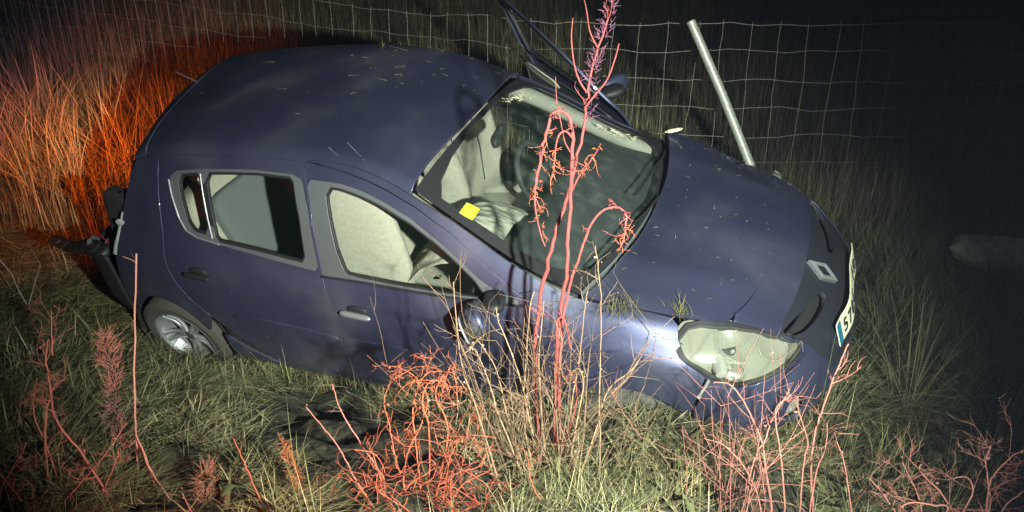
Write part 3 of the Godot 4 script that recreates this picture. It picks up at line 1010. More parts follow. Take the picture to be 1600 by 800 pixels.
	box(st, at_xyz(Vector3(1.02, .55, 0)), Vector3(.02, .33, .66))
	box(st, at_xyz(Vector3(-1.62, .6, 0)), Vector3(.02, .35, .62))
	made("floor_pan", st, M.void, car)
	var dashs := func(s: float, t: float) -> Vector3:
		var prof: Array = [Vector3(1.12, .895, 0), Vector3(.92, .935, 0), Vector3(.72, .955, 0), Vector3(.62, .93, 0), Vector3(.58, .84, 0), Vector3(.62, .68, 0), Vector3(.75, .50, 0)]
		var p := curve3(prof, t)
		return Vector3(p.x - .10 * s * s * (1 - t), p.y + .03 * exp(-pow((s + .52) / .2, 2)) * sin(minf(t * 2, 1) * PI), s * .72)
	st = begin()
	sheet(st, dashs, -1, 1, 30, 0, 1, 24, Y + -X)
	made("dashboard", st, M.dash, car)
	st = begin()
	var ringp := PackedVector3Array()
	for i in 33:
		var a := TAU * i / 32
		ringp.append(Vector3(.44, .86, -.36) + Basis(Vector3(0, 0, 1), .42) * Vector3(0, cos(a) * .18, sin(a) * .18))
	tube(st, ringp, .016, .016, 8, false)
	pillow(st, at_xyz(Vector3(.455, .85, -.36), Vector3(0, 0, .42)), Vector3(.03, .06, .09), .6, .6, 14, 8)
	for a in [0.0, PI, PI * 1.5]:
		tube(st, PackedVector3Array([Vector3(.455, .85, -.36), Vector3(.44, .86, -.36) + Basis(Vector3(0, 0, 1), .42) * Vector3(0, sin(a) * .17, cos(a) * .17)]), .018, .014, 6)
	made("steering_wheel", st, M.dash, car)
	front_seat(car, .36, "front_seat")
	front_seat(car, -.36, "front_seat")
	st = begin()
	pillow(st, at_xyz(Vector3(.06, .50, 0)), Vector3(.42, .13, .10), .3, .3, 16, 8)
	pillow(st, at_xyz(Vector3(.30, .58, -.02), Vector3(0, 0, .2)), Vector3(.02, .09, .02), .8, .8, 10, 6)
	made("centre_console", st, M.dash, car)
	for b in [Vector3(.02, .69, .03), Vector3(-.06, .66, .12)]:
		st = begin()
		box(st, at_xyz(b, Vector3(.2, .3, .5)), Vector3(.018, .03, .012))
		var bk := made("belt_buckle", st, M.dash, car)
		st = begin()
		box(st, at_xyz(b + Vector3(-.014, .034, 0), Vector3(.2, .3, .5)), Vector3(.018, .008, .0125))
		made("release_button", st, M.red_plastic, bk)
	st = begin()
	tube(st, PackedVector3Array([Vector3(-.20, 1.22, .63), Vector3(-.12, .95, .50), Vector3(.02, .66, .17)]), .012, .012, 5)
	made("seat_belt", st, M.void, car)
	st = begin()
	pillow(st, at_xyz(Vector3(-1.08, .80, .02), Vector3(0, 0, .28)), Vector3(.10, .36, .64), .3, .3, 28, 16)
	var bench := made("rear_seat", st, M.pale_cloth, car)
	st = begin()
	for zz in [.33, -.33]:
		pillow(st, at_xyz(Vector3(-.985, .80, zz), Vector3(0, 0, .26)), Vector3(.06, .30, .235), .3, .3, 24, 16)
	made("back_cushion", st, M.grey_cloth, bench)
	st = begin()
	pillow(st, at_xyz(Vector3(-.72, .46, .02), Vector3(0, 0, .1)), Vector3(.28, .10, .62), .4, .3, 24, 10)
	made("seat_cushion", st, M.grey_cloth, bench)
	for zz in [.34, -.34]:
		st = begin()
		pillow(st, at_xyz(Vector3(-1.20, 1.17, zz), Vector3(0, 0, .2)), Vector3(.05, .07, .13), .6, .6, 14, 10)
		made("headrest", st, M.pale_cloth, bench)
	for s in [-1.0, 1.0]:
		st = begin()
		var pts := PackedVector3Array()
		for i in 12:
			var p := windscreen(s * (.90 if s < 0 else .97), lerpf(.06, .97, i / 11.0))
			pts.append(p - Vector3(.045, .05, 0) * (1.0 if s < 0 else 1.5))
		tube(st, pts, .040, .045, 8)
		made("pillar_lining", st, M.pale_trim, car)
	st = begin()
	var bag := func(u: float, v: float) -> Vector3:
		var c := Vector3(lerpf(.58, .02, v), .96 - .24 * v * v + .09 * sin(v * PI), .34 + u * .30 * (1.0 - .35 * absf(v - .5)))
		var n := lumps.get_noise_2d(u * 55 + 300, v * 40) * .022 + lumps.get_noise_2d(u * 90, v * 90 + 90) * .004
		return c + Vector3(n * .5, n - .07 * u * u, n * .3)
	sheet(st, bag, -1, 1, 44, 0, 1, 44, Y)
	made("deflated_airbag", st, M.pale_cloth, car)
	st = begin()
	pillow(st, at_xyz(Vector3(.42, 1.27, -.02), Vector3(0, .15, .2)), Vector3(.02, .03, .10), .5, .5, 14, 8)
	tube(st, PackedVector3Array([Vector3(.42, 1.28, -.02), Vector3(.45, 1.325, 0)]), .01, .01, 6)
	made("rear_view_mirror", st, M.dash, car)
	st = begin()
	pillow(st, at_xyz(hood(-.95, .05) + Vector3(.02, .02, 0), Vector3(.2, .4, .1)), Vector3(.05, .008, .012), .8, .8, 10, 6)
	made("broken_clip", st, M.debris_pale, car).set_meta("label", "pale broken clip at the bonnet corner")
	return car


# ---------------------------------------------------------------- ground and vegetation
var lumps := FastNoiseLite.new()


func along_car(x: float, z: float) -> float:
	return (x + .57) * .917 + (z + 3.57) * .4


func from_car(x: float, z: float) -> float:   # distance from the line of the near wheels, positive towards the road
	return -(x + .57) * .4 + (z + 3.57) * .917


func shade_strip(x: float, z: float) -> float:   # bare sunken strip standing in for a cast shadow, 1 in its middle
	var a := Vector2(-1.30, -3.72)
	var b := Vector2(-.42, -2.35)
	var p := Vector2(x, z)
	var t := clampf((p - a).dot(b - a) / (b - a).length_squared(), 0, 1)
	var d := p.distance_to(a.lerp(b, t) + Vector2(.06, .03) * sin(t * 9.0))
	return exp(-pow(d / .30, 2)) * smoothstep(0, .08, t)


func ground(x: float, z: float) -> float:
	var al := along_car(x, z)
	var sd := from_car(x, z)
	var b := .27 * minf(maxf(sd - .08, 0), 3.4) if sd > 0 else .23 * minf(-sd, 1.6) + .012 * maxf(-sd - 1.6, 0)
	var near := exp(-pow(maxf(absf(sd) - 6.0, 0) / 6.0, 2))
	return -.02 + .095 * clampf(al, -1.6, 1.9) + b * (1.0 if sd > 0 else .75) + lumps.get_noise_2d(x * 9, z * 9) * .07 + lumps.get_noise_2d(x * 60 + 50, z * 60) * .085 * near + lumps.get_noise_2d(x * 150 + 50, z * 150) * .022 * near - .03 * shade_strip(x, z) + .20 * exp(-pow((al - 1.25) / .45, 2) - pow((sd - .14) / .2, 2))


func build_ground() -> void:
	var st := begin()
	var xs := PackedFloat32Array()
	var zs := PackedFloat32Array()
	for i in 151:
		var f := (i - 75) / 75.0
		xs.append(f * 6.0 + signf(f) * pow(absf(f), 7) * 90.0)
	for i in 151:
		var f := (i - 90) / 90.0 if i < 90 else (i - 90) / 60.0
		zs.append(-3.5 + (f * 6.0 - pow(absf(f), 7) * 90.0 if f < 0 else f * 5.0 + pow(f, 6) * 40.0))
	var P := []
	var N := []
	for x in xs:
		for z in zs:
			P.append(Vector3(x, ground(x, z), z))
			N.append(Vector3(ground(x - .03, z) - ground(x + .03, z), .06, ground(x, z - .03) - ground(x, z + .03)).normalized())
	for i in 150:
		for j in 150:
			var a := i * 151 + j
			var b := a + 151
			quad(st, P[a], P[b], P[b + 1], P[a + 1], N[a], N[b], N[b + 1], N[a + 1])
	tag(made("ground", st, M.soil), "dark soil of the ditch bank and the field behind the fence", "ground", "", "structure")


func blade(st: SurfaceTool, at: Vector3, yaw: float, length: float, lean: float, bend: float, width: float, c: Color, segs := 4) -> void:
	var dir := Vector3(cos(yaw), 0, sin(yaw))
	var sidev := Vector3(-sin(yaw), 0, cos(yaw))
	var p := at
	var a := lean
	var l0 := p - sidev * width * .5
	var r0 := p + sidev * width * .5
	var n0 := (dir * cos(a) - Vector3.UP * sin(a)).normalized() * -1.0
	for i in segs:
		p += (dir * sin(a) + Vector3.UP * cos(a)) * (length / segs)
		a += bend / segs
		var w := width * .5 * (1.0 - pow(float(i + 1) / segs, 1.6))
		var l1 := p - sidev * w
		var r1 := p + sidev * w
		var n1 := (dir * cos(a) - Vector3.UP * sin(a)).normalized() * -1.0
		var e := sidev * .35
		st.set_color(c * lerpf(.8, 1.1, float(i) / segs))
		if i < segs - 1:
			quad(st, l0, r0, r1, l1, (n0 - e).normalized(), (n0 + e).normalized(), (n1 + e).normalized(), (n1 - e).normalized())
		else:
			tri(st, l0, r0, p, (n0 - e).normalized(), (n0 + e).normalized(), n1)
		l0 = l1
		r0 = r1
		n0 = n1


func grass_colour(kind: float) -> Color:
	var f := rng.randf()
	if f < kind:
		return Color(.34, .305, .165) * rng.randf_range(.6, 1.5)
	if f < kind + .22:
		return Color(.055, .034, .016) * rng.randf_range(.6, 1.3)
	return Color(.115, .135, .056) * rng.randf_range(.5, 1.5)


func clump(n: int, spread: float, len0: float, len1: float, lean0: float, lean1: float, bend: float, width: float, dry: float, lay := 10.0) -> ArrayMesh:
	var st := begin()
	for i in n:
		var a := rng.randf() * TAU
		var r := sqrt(rng.randf()) * spread
		var yaw := a + rng.randf_range(-.9, .9) if lay > 9 else lay + rng.randfn(0, .55)
		blade(st, Vector3(cos(a) * r, -.01, sin(a) * r), yaw, rng.randf_range(len0, len1), rng.randf_range(lean0, lean1), rng.randf_range(-.2, 1.0) * bend, width * rng.randf_range(.6, 1.3), grass_colour(dry), 4)
	return st.commit()


func scatter(called: String, label: String, meshes: Array, spots: Array, m: Material) -> void:
	# spots: [Transform3D, Color]; nobody could count these
	var root := Node3D.new()
	root.name = numbered(called)
	add_child(root)
	tag(root, label, "grass", "", "stuff")
	for k in meshes.size():
		var mine := []
		for i in range(k, spots.size(), meshes.size()):
			mine.append(spots[i])
		if mine.is_empty():
			continue
		var mm := MultiMesh.new()
		mm.transform_format = MultiMesh.TRANSFORM_3D
		mm.use_colors = true
		mm.mesh = meshes[k]
		mm.instance_count = mine.size()
		for i in mine.size():
			mm.set_instance_transform(i, mine[i][0])
			mm.set_instance_color(i, mine[i][1])
		var o := MultiMeshInstance3D.new()
		o.name = "grass_blades"
		o.multimesh = mm
		o.material_override = m
		o.set_meta("kind", "stuff")
		root.add_child(o, true)


func spot(x: float, z: float, sc: float, tint: Color, tip := .15, yaw := 10.0) -> Array:
	var b := Basis.from_euler(Vector3(rng.randf_range(-tip, tip), rng.randf() * TAU if yaw > 9 else yaw + rng.randfn(0, .5), rng.randf_range(-tip, tip)))
	return [Transform3D(b.scaled(Vector3.ONE * sc), Vector3(x, ground(x, z), z)), tint]


func in_car(x: float, z: float, mx := 2.05, mz := .84) -> bool:
	var u := along_car(x, z)
	var w := from_car(x, z) + .725
	return absf(u) < mx and absf(w) < mz


func build_grass() -> void:
	var low := []
	for k in 6:
		low.append(clump(40, .12, .05, .19, .95, 1.68, .5, .0046, .42))
	var laid := []
	for k in 5:
		laid.append(clump(20, .14, .14, .42, 1.25, 1.66, .25, .0048, .55, 0.0))
	var up := []
	for k in 5:
		up.append(clump(16, .07, .12, .34, .05, .6, .9, .0034, .35))
	var thin := []
	for k in 5:
		thin.append(clump(15, .17, .22, .55, .0, .3, .4, .0062, .6))
	var tall := []
	for k in 6:
		tall.append(clump(9, .18, .5, 1.15, .0, .75, 1.3, .0105, .95))
	var leaf := []
	for k in 4:
		var st := begin()
		for i in 14:
			var a := rng.randf() * TAU
			blade(st, Vector3(rng.randfn() * .08, .01, rng.randfn() * .08), a, rng.randf_range(.05, .14), rng.randf_range(1.0, 1.6), rng.randf_range(-.5, .6), rng.randf_range(.009, .022), Color(.15, .115, .06).lerp(Color(.07, .085, .03), rng.randf()) * rng.randf_range(.5, 1.5), 4)
		leaf.append(st.commit())
	var s_leaf := []
	var s_low := []
	var s_laid := []
	var s_up := []
	for i in 17000:
		var x := rng.randf_range(-4.2, 4.6)
		var z := rng.randf_range(-5.2, -1.3)
		var sd := from_car(x, z)
		if sd < -.12 and in_car(x, z, 2.0, .80):
			continue
		if sd < -1.4 or sd > -.05 and sd < .1 and rng.randf() < .3:
			continue
		var r := shade_strip(x, z)
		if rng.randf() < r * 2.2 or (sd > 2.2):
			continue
		var n := lumps.get_noise_2d(x * 30, z * 30)
		if n < (-.05 if x > -1.1 else .02) and rng.randf() < .88:  # sparser at left, dark soil standing in for the shade there
			continue
		var t := Color.WHITE * (1.0 + n * .5)
		t = t.lerp(Color(1.3, 1.15, .9), clampf(lumps.get_noise_2d(x * 14 + 90, z * 14), 0, 1))
		if x > 1.5 and z < -2.8:   # grass colour darkened at right to imitate the lamp beam falling off
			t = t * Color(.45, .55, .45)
		t.a = 1
		var f := rng.randf()
		var nearer := clampf((-z - 1.0) / 2.2, .5, 1.0)
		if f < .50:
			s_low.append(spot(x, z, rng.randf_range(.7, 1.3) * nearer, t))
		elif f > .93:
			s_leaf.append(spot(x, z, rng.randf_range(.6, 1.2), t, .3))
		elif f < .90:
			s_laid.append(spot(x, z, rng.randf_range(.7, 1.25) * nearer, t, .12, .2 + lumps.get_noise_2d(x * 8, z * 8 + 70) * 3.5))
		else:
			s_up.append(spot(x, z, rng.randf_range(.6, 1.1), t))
	# longer grass along the foot of the car
	for i in 240:
		var u := rng.randf_range(-.9, 3.5)
		var w := rng.randf_range(-.03, .16)
		var x := -.57 + u * .917 - w * .4
		var z := -3.57 + u * .4 + w * .917
		s_up.append(spot(x, z, rng.randf_range(.5, 1.0), Color(1.15, 1.15, 1.0)))
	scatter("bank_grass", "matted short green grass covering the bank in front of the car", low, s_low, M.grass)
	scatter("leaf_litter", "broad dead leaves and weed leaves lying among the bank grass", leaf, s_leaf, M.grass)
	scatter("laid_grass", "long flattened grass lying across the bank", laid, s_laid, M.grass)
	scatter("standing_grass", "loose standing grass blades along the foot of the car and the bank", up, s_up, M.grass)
	var s_field := []
	for i in 22000:
		var z := -4.6 - pow(rng.randf(), 1.5) * 13.5
		var x := rng.randf_range(-1.0, 1.0) * (-z * .82 + 1.2)
		if in_car(x, z, 2.3, 1.0) or from_car(x, z) > -.6 and x < 1.9:
			continue
		if x < -1.8 and z > -8.6 and rng.randf() < .7:
			continue
		var n := lumps.get_noise_2d(x * 10, z * 10)
		var t := Color.WHITE * (.75 + n * .6) * (.40 if x > 1.2 else 1.0)  # right side tinted darker, as if the beam faded there
		t.a = 1
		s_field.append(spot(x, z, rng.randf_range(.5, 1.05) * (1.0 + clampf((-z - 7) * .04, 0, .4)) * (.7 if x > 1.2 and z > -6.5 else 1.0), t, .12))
	for i in 2600:   # right of the bonnet, with the beam falloff put into the dark tint
		var x := rng.randf_range(1.7, 4.4)
		var z := rng.randf_range(-5.2, -3.0)
		if in_car(x, z, 2.2, .9):
			continue
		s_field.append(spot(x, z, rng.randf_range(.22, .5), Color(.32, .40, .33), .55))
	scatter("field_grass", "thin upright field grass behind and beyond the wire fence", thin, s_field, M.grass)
	var s_tall := []
	for i in 430:
		var x := -2.2 - pow(rng.randf(), .9) * 2.9
		var z := lerpf(-5.5, -7.2, rng.randf()) - (-2.2 - x) * .42
		if in_car(x, z, 2.2, 1.0) or lumps.get_noise_2d(x * 22 + 400, z * 22) < -.08:
			continue
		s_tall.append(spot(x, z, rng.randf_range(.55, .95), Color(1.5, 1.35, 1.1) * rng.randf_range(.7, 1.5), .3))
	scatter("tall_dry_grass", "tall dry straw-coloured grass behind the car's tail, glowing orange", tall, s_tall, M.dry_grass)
	var s_flat := []
	for i in 1100:
		var x := rng.randf_range(-4.2, -1.75)
		var z := rng.randf_range(-5.8, -4.1)
		if in_car(x, z, 2.1, .9) or from_car(x, z) > .2:
			continue
		s_flat.append(spot(x, z, rng.randf_range(.8, 1.5), Color(1.15, 1.0, .8), .1, .3 + rng.randfn(0, .3)))
	scatter("flattened_grass", "dull flattened straw lying beside the car's tail", laid, s_flat, M.dry_grass)


func smooth_path(pts: Array, n: int) -> PackedVector3Array:
	var out := PackedVector3Array()
	for i in n + 1:
		out.append(curve3(pts, float(i) / n))
	return out


func twig(st: SurfaceTool, p: Vector3, dir: Vector3, length: float, r: float, gen: int, curl: float, rise: float, tint: Color, kids := 3) -> void:
	var pts := PackedVector3Array([p])
	var d := dir.normalized()
	var segs := 6
	var drift := Vector3(rng.randfn(), rng.randfn(), rng.randfn()) * curl
	for i in segs:
		d = (d + drift * .5 + Vector3(rng.randfn(), rng.randfn(), rng.randfn()) * curl * .55 + Vector3.UP * rise).normalized()
		p += d * (length / segs)
		pts.append(p)
	tube(st, pts, r, r * .45, 4, false, tint * rng.randf_range(.7, 1.25))
	if gen > 0:
		for k in kids:
			var j := rng.randi_range(1, segs)
			var q := pts[j]
			var t := (pts[j] - pts[j - 1]).normalized()
			var o := t.cross(Vector3(rng.randfn(), rng.randfn(), rng.randfn())).normalized()
			twig(st, q, t * .7 + o * rng.randf_range(.5, 1.1), length * rng.randf_range(.3, .6), r * .65, gen - 1, curl, rise, tint, kids)


func plant(called: String, label: String, category: String, group: String, stems: Array, tint: Color, twigs: int, tw_len: float, curl: float, rise: float, gen := 1, from := .35, buds := 0, bud_tint := Color.WHITE, thin := .78) -> Node3D:
	var base: Vector3 = stems[0][0][0]
	var gy := ground(base.x, base.z)
	var root := thing(called, label, category, Vector3(base.x, gy, base.z), group)
	var tw := begin()
	var bd := begin()
	var any := false
	for s in stems:
		var pts: Array = []
		for p in s[0]:
			pts.append(p - root.position)
		var foot: Vector3 = pts[0]
		var low := ground(s[0][0].x, s[0][0].z) - root.position.y
		if foot.y > low and foot.y < low + .45:
			pts.push_front(Vector3(foot.x + rng.randfn(0, .02), low - .03, foot.z + rng.randfn(0, .02)))
		var n := maxi(8, pts.size() * 3)
		var path := smooth_path(pts, n)
		for i in range(1, n):
			path[i] += Vector3(rng.randfn(), rng.randfn() * .5, rng.randfn()) * s[1] * .22
		var st := begin()
		tube(st, path, s[1] * thin, s[2] * thin, 8, true, tint * rng.randf_range(.85, 1.15))
		made("stem", st, M.stem, root)
		var count := maxi(1, roundi(twigs * float(n) / 30.0)) if twigs else 0
		for k in count:
			any = true
			var j := clampi(int(lerpf(from, 1.0, rng.randf()) * n), 1, n)
			var t := (path[j] - path[j - 1]).normalized()
			var o := t.cross(Vector3(rng.randfn(), rng.randfn(), rng.randfn())).normalized()
			twig(tw, path[j], t * .6 + o, tw_len * rng.randf_range(.35, 1.0), s[2] * .62, gen, curl, rise, tint)
		for k in buds:
			var j := rng.randi_range(int(n * .4), n)
			var sz := rng.randf_range(.002, .005)
			bd.set_color(bud_tint * rng.randf_range(.7, 1.2))
			pillow(bd, at_xyz(path[j] + Vector3(rng.randfn(), rng.randfn(), rng.randfn()) * .008, Vector3(rng.randf(), rng.randf(), rng.randf()) * 3), Vector3(sz, sz * 1.6, sz), 1, 1, 6, 4)
	if any:
		made("side_twigs", tw, M.stem, root).set_meta("kind", "stuff")
	if buds:
		made("buds", bd, M.stem, root)
	return root


func plume(root: Node3D, from: Vector3, to: Vector3, n: int, r: float, size: float, tint: Color) -> void:   # a feathery seed head
	var st := begin()
	for i in n:
		var f := rng.randf()
		var c := from.lerp(to, f) - root.position
		var a := rng.randf() * TAU
		var w := r * sin(PI * clampf(f * .85 + .12, 0, 1)) * sqrt(rng.randf())
		var d := Vector3(cos(a), rng.randf_range(.3, 1.6), sin(a))
		twig(st, c + Vector3(cos(a), 0, sin(a)) * w * .4, d, size * rng.randf_range(.5, 1.2), .0011, 0, .25, .05, tint)
	made("seed_head", st, M.stem, root)


var tall_stems: Array = [
	[[Vector3(0.189, 0.031, -2.580), Vector3(0.174, 0.324, -2.575), Vector3(0.166, 0.567, -2.571), Vector3(0.168, 0.782, -2.566), Vector3(0.175, 0.971, -2.561), Vector3(0.194, 1.115, -2.556), Vector3(0.194, 1.256, -2.552), Vector3(0.200, 1.402, -2.547), Vector3(0.198, 1.537, -2.542), Vector3(0.193, 1.624, -2.538), Vector3(0.177, 1.668, -2.533), Vector3(0.152, 1.685, -2.528), Vector3(0.127, 1.666, -2.524), Vector3(0.111, 1.619, -2.519), Vector3(0.100, 1.567, -2.514), Vector3(0.088, 1.508, -2.509), Vector3(0.078, 1.450, -2.505), Vector3(0.072, 1.396, -2.500)], 0.0105, 0.0060],
	[[Vector3(0.133, 0.030, -2.620), Vector3(0.108, 0.316, -2.627), Vector3(0.089, 0.583, -2.634), Vector3(0.092, 0.807, -2.641), Vector3(0.115, 1.018, -2.649), Vector3(0.144, 1.143, -2.656), Vector3(0.163, 1.237, -2.663), Vector3(0.187, 1.305, -2.670), Vector3(0.213, 1.415, -2.677), Vector3(0.235, 1.529, -2.684), Vector3(0.249, 1.639, -2.691), Vector3(0.259, 1.725, -2.699), Vector3(0.277, 1.819, -2.706), Vector3(0.300, 1.901, -2.713), Vector3(0.329, 2.002, -2.720)], 0.0125, 0.0040],
	[[Vector3(0.184, 0.488, -2.600), Vector3(0.183, 0.726, -2.589), Vector3(0.185, 0.896, -2.578), Vector3(0.204, 1.032, -2.567), Vector3(0.231, 1.150, -2.556), Vector3(0.260, 1.258, -2.545), Vector3(0.287, 1.319, -2.535), Vector3(0.327, 1.353, -2.524), Vector3(0.360, 1.357, -2.513), Vector3(0.383, 1.336, -2.502), Vector3(0.381, 1.274, -2.491), Vector3(0.367, 1.231, -2.480)], 0.0075, 0.0040],
	[[Vector3(0.200, 0.344, -2.550), Vector3(0.238, 0.532, -2.537), Vector3(0.238, 0.655, -2.525), Vector3(0.212, 0.704, -2.513), Vector3(0.198, 0.671, -2.500)], 0.0060, 0.0030],
	[[Vector3(0.214, 0.809, -2.520), Vector3(0.192, 0.917, -2.516), Vector3(0.173, 0.945, -2.512), Vector3(0.160, 0.908, -2.508), Vector3(0.167, 0.778, -2.504), Vector3(0.177, 0.558, -2.500)], 0.0060, 0.0050],
]
var tallside_stems: Array = [
	[[Vector3(0.254, 1.703, -2.700), Vector3(0.227, 1.743, -2.715), Vector3(0.210, 1.794, -2.730), Vector3(0.199, 1.876, -2.745), Vector3(0.203, 1.940, -2.760)], 0.0040, 0.0020],
	[[Vector3(0.247, 1.657, -2.680), Vector3(0.278, 1.704, -2.665), Vector3(0.313, 1.756, -2.650), Vector3(0.333, 1.822, -2.635), Vector3(0.343, 1.879, -2.620)], 0.0040, 0.0020],
	[[Vector3(0.219, 1.485, -2.640), Vector3(0.197, 1.515, -2.652), Vector3(0.180, 1.546, -2.664), Vector3(0.166, 1.610, -2.676), Vector3(0.152, 1.673, -2.688), Vector3(0.146, 1.757, -2.700)], 0.0030, 0.0015],
	[[Vector3(0.284, 1.852, -2.700), Vector3(0.258, 1.901, -2.717), Vector3(0.247, 1.960, -2.733), Vector3(0.238, 1.999, -2.750)], 0.0030, 0.0015],
	[[Vector3(0.201, 1.401, -2.550), Vector3(0.222, 1.465, -2.525), Vector3(0.246, 1.511, -2.500), Vector3(0.267, 1.557, -2.475), Vector3(0.279, 1.596, -2.450)], 0.0035, 0.0020],
	[[Vector3(0.193, 1.603, -2.500), Vector3(0.171, 1.628, -2.484), Vector3(0.150, 1.622, -2.468), Vector3(0.138, 1.585, -2.452), Vector3(0.134, 1.527, -2.436), Vector3(0.122, 1.479, -2.420)], 0.0040, 0.0020],
	[[Vector3(0.076, 1.441, -2.500), Vector3(0.076, 1.378, -2.487), Vector3(0.085, 1.326, -2.475), Vector3(0.098, 1.274, -2.463), Vector3(0.111, 1.244, -2.450)], 0.0035, 0.0020],
]
var pale_stems: Array = [
	[[Vector3(-0.024, 0.203, -2.350), Vector3(-0.071, 0.414, -2.383), Vector3(-0.134, 0.644, -2.417), Vector3(-0.172, 0.744, -2.450), Vector3(-0.190, 0.844, -2.483), Vector3(-0.200, 0.955, -2.517), Vector3(-0.208, 1.065, -2.550)], 0.0045, 0.0020],
	[[Vector3(-0.155, 0.587, -2.500), Vector3(-0.203, 0.581, -2.500), Vector3(-0.262, 0.592, -2.500), Vector3(-0.321, 0.609, -2.500)], 0.0030, 0.0015],
	[[Vector3(-0.181, 0.794, -2.500), Vector3(-0.150, 0.821, -2.500), Vector3(-0.126, 0.855, -2.500)], 0.0025, 0.0015],
	[[Vector3(0.100, 0.146, -2.450), Vector3(0.063, 0.397, -2.480), Vector3(0.043, 0.551, -2.510), Vector3(0.052, 0.756, -2.540), Vector3(0.065, 0.953, -2.570), Vector3(0.081, 1.003, -2.600)], 0.0050, 0.0025],
	[[Vector3(0.137, 0.146, -2.450), Vector3(0.085, 0.427, -2.480), Vector3(0.035, 0.664, -2.510), Vector3(-0.012, 0.810, -2.540), Vector3(-0.051, 0.900, -2.570), Vector3(-0.059, 0.937, -2.600)], 0.0050, 0.0020],
	[[Vector3(0.165, 0.102, -2.500), Vector3(0.124, 0.389, -2.530), Vector3(0.109, 0.574, -2.560), Vector3(0.101, 0.726, -2.590), Vector3(0.110, 0.846, -2.620), Vector3(0.119, 0.938, -2.650)], 0.0050, 0.0020],
	[[Vector3(0.086, 0.158, -2.400), Vector3(0.000, 0.443, -2.420), Vector3(-0.047, 0.572, -2.440), Vector3(-0.081, 0.697, -2.460), Vector3(-0.115, 0.792, -2.480), Vector3(-0.134, 0.821, -2.500)], 0.0050, 0.0020],
	[[Vector3(0.200, 0.130, -2.450), Vector3(0.229, 0.413, -2.460), Vector3(0.248, 0.579, -2.470), Vector3(0.262, 0.684, -2.480), Vector3(0.240, 0.746, -2.490), Vector3(0.211, 0.699, -2.500)], 0.0045, 0.0020],
	[[Vector3(0.174, 0.146, -2.450), Vector3(0.206, 0.427, -2.480), Vector3(0.223, 0.580, -2.510), Vector3(0.248, 0.756, -2.540), Vector3(0.261, 0.900, -2.570), Vector3(0.274, 1.003, -2.600)], 0.0040, 0.0020],
	[[Vector3(0.331, 0.158, -2.400), Vector3(0.327, 0.446, -2.417), Vector3(0.317, 0.604, -2.433), Vector3(0.314, 0.811, -2.450), Vector3(0.311, 1.007, -2.467), Vector3(0.299, 1.122, -2.483), Vector3(0.283, 1.223, -2.500)], 0.0040, 0.0020],
	[[Vector3(0.220, 0.189, -2.400), Vector3(0.275, 0.385, -2.420), Vector3(0.318, 0.543, -2.440), Vector3(0.349, 0.669, -2.460), Vector3(0.429, 0.739, -2.480), Vector3(0.464, 0.780, -2.500)], 0.0040, 0.0020],
	[[Vector3(0.113, 0.114, -2.450), Vector3(0.036, 0.361, -2.450), Vector3(-0.023, 0.593, -2.450), Vector3(-0.057, 0.771, -2.450), Vector3(-0.124, 0.889, -2.450)], 0.0040, 0.0020],
]
var orange_stems: Array = [
	[[Vector3(-0.332, 0.230, -2.320), Vector3(-0.337, 0.396, -2.333), Vector3(-0.344, 0.528, -2.347), Vector3(-0.350, 0.656, -2.360), Vector3(-0.324, 0.753, -2.373), Vector3(-0.291, 0.792, -2.387), Vector3(-0.247, 0.789, -2.400)], 0.0060, 0.0030],
	[[Vector3(-0.256, 0.265, -2.280), Vector3(-0.224, 0.484, -2.260), Vector3(-0.186, 0.608, -2.240), Vector3(-0.130, 0.650, -2.220), Vector3(-0.054, 0.654, -2.200)], 0.0050, 0.0020],
	[[Vector3(-0.376, 0.248, -2.300), Vector3(-0.394, 0.383, -2.314), Vector3(-0.365, 0.513, -2.329), Vector3(-0.317, 0.613, -2.343), Vector3(-0.296, 0.711, -2.357), Vector3(-0.334, 0.781, -2.371), Vector3(-0.390, 0.811, -2.386), Vector3(-0.448, 0.810, -2.400)], 0.0060, 0.0020],
	[[Vector3(-0.294, 0.248, -2.300), Vector3(-0.253, 0.418, -2.306), Vector3(-0.226, 0.554, -2.312), Vector3(-0.234, 0.658, -2.319), Vector3(-0.265, 0.733, -2.325), Vector3(-0.241, 0.807, -2.331), Vector3(-0.207, 0.841, -2.337), Vector3(-0.194, 0.773, -2.344), Vector3(-0.191, 0.663, -2.350)], 0.0060, 0.0030],
	[[Vector3(-0.404, 0.337, -2.200), Vector3(-0.447, 0.408, -2.217), Vector3(-0.465, 0.505, -2.233), Vector3(-0.494, 0.601, -2.250)], 0.0040, 0.0020],
	[[Vector3(-0.355, 0.230, -2.320), Vector3(-0.408, 0.389, -2.342), Vector3(-0.429, 0.487, -2.363), Vector3(-0.442, 0.583, -2.385), Vector3(-0.459, 0.651, -2.407), Vector3(-0.435, 0.718, -2.428), Vector3(-0.402, 0.736, -2.450)], 0.0050, 0.0020],
	[[Vector3(-0.225, 0.337, -2.200), Vector3(-0.177, 0.450, -2.200), Vector3(-0.121, 0.491, -2.200), Vector3(-0.077, 0.518, -2.200)], 0.0040, 0.0020],
	[[Vector3(-0.472, 0.337, -2.200), Vector3(-0.530, 0.450, -2.200), Vector3(-0.560, 0.491, -2.200)], 0.0040, 0.0020],
	[[Vector3(-0.314, 0.265, -2.280), Vector3(-0.289, 0.489, -2.288), Vector3(-0.293, 0.647, -2.297), Vector3(-0.308, 0.720, -2.305), Vector3(-0.288, 0.793, -2.313), Vector3(-0.240, 0.800, -2.322), Vector3(-0.221, 0.756, -2.330)], 0.0060, 0.0030],
]
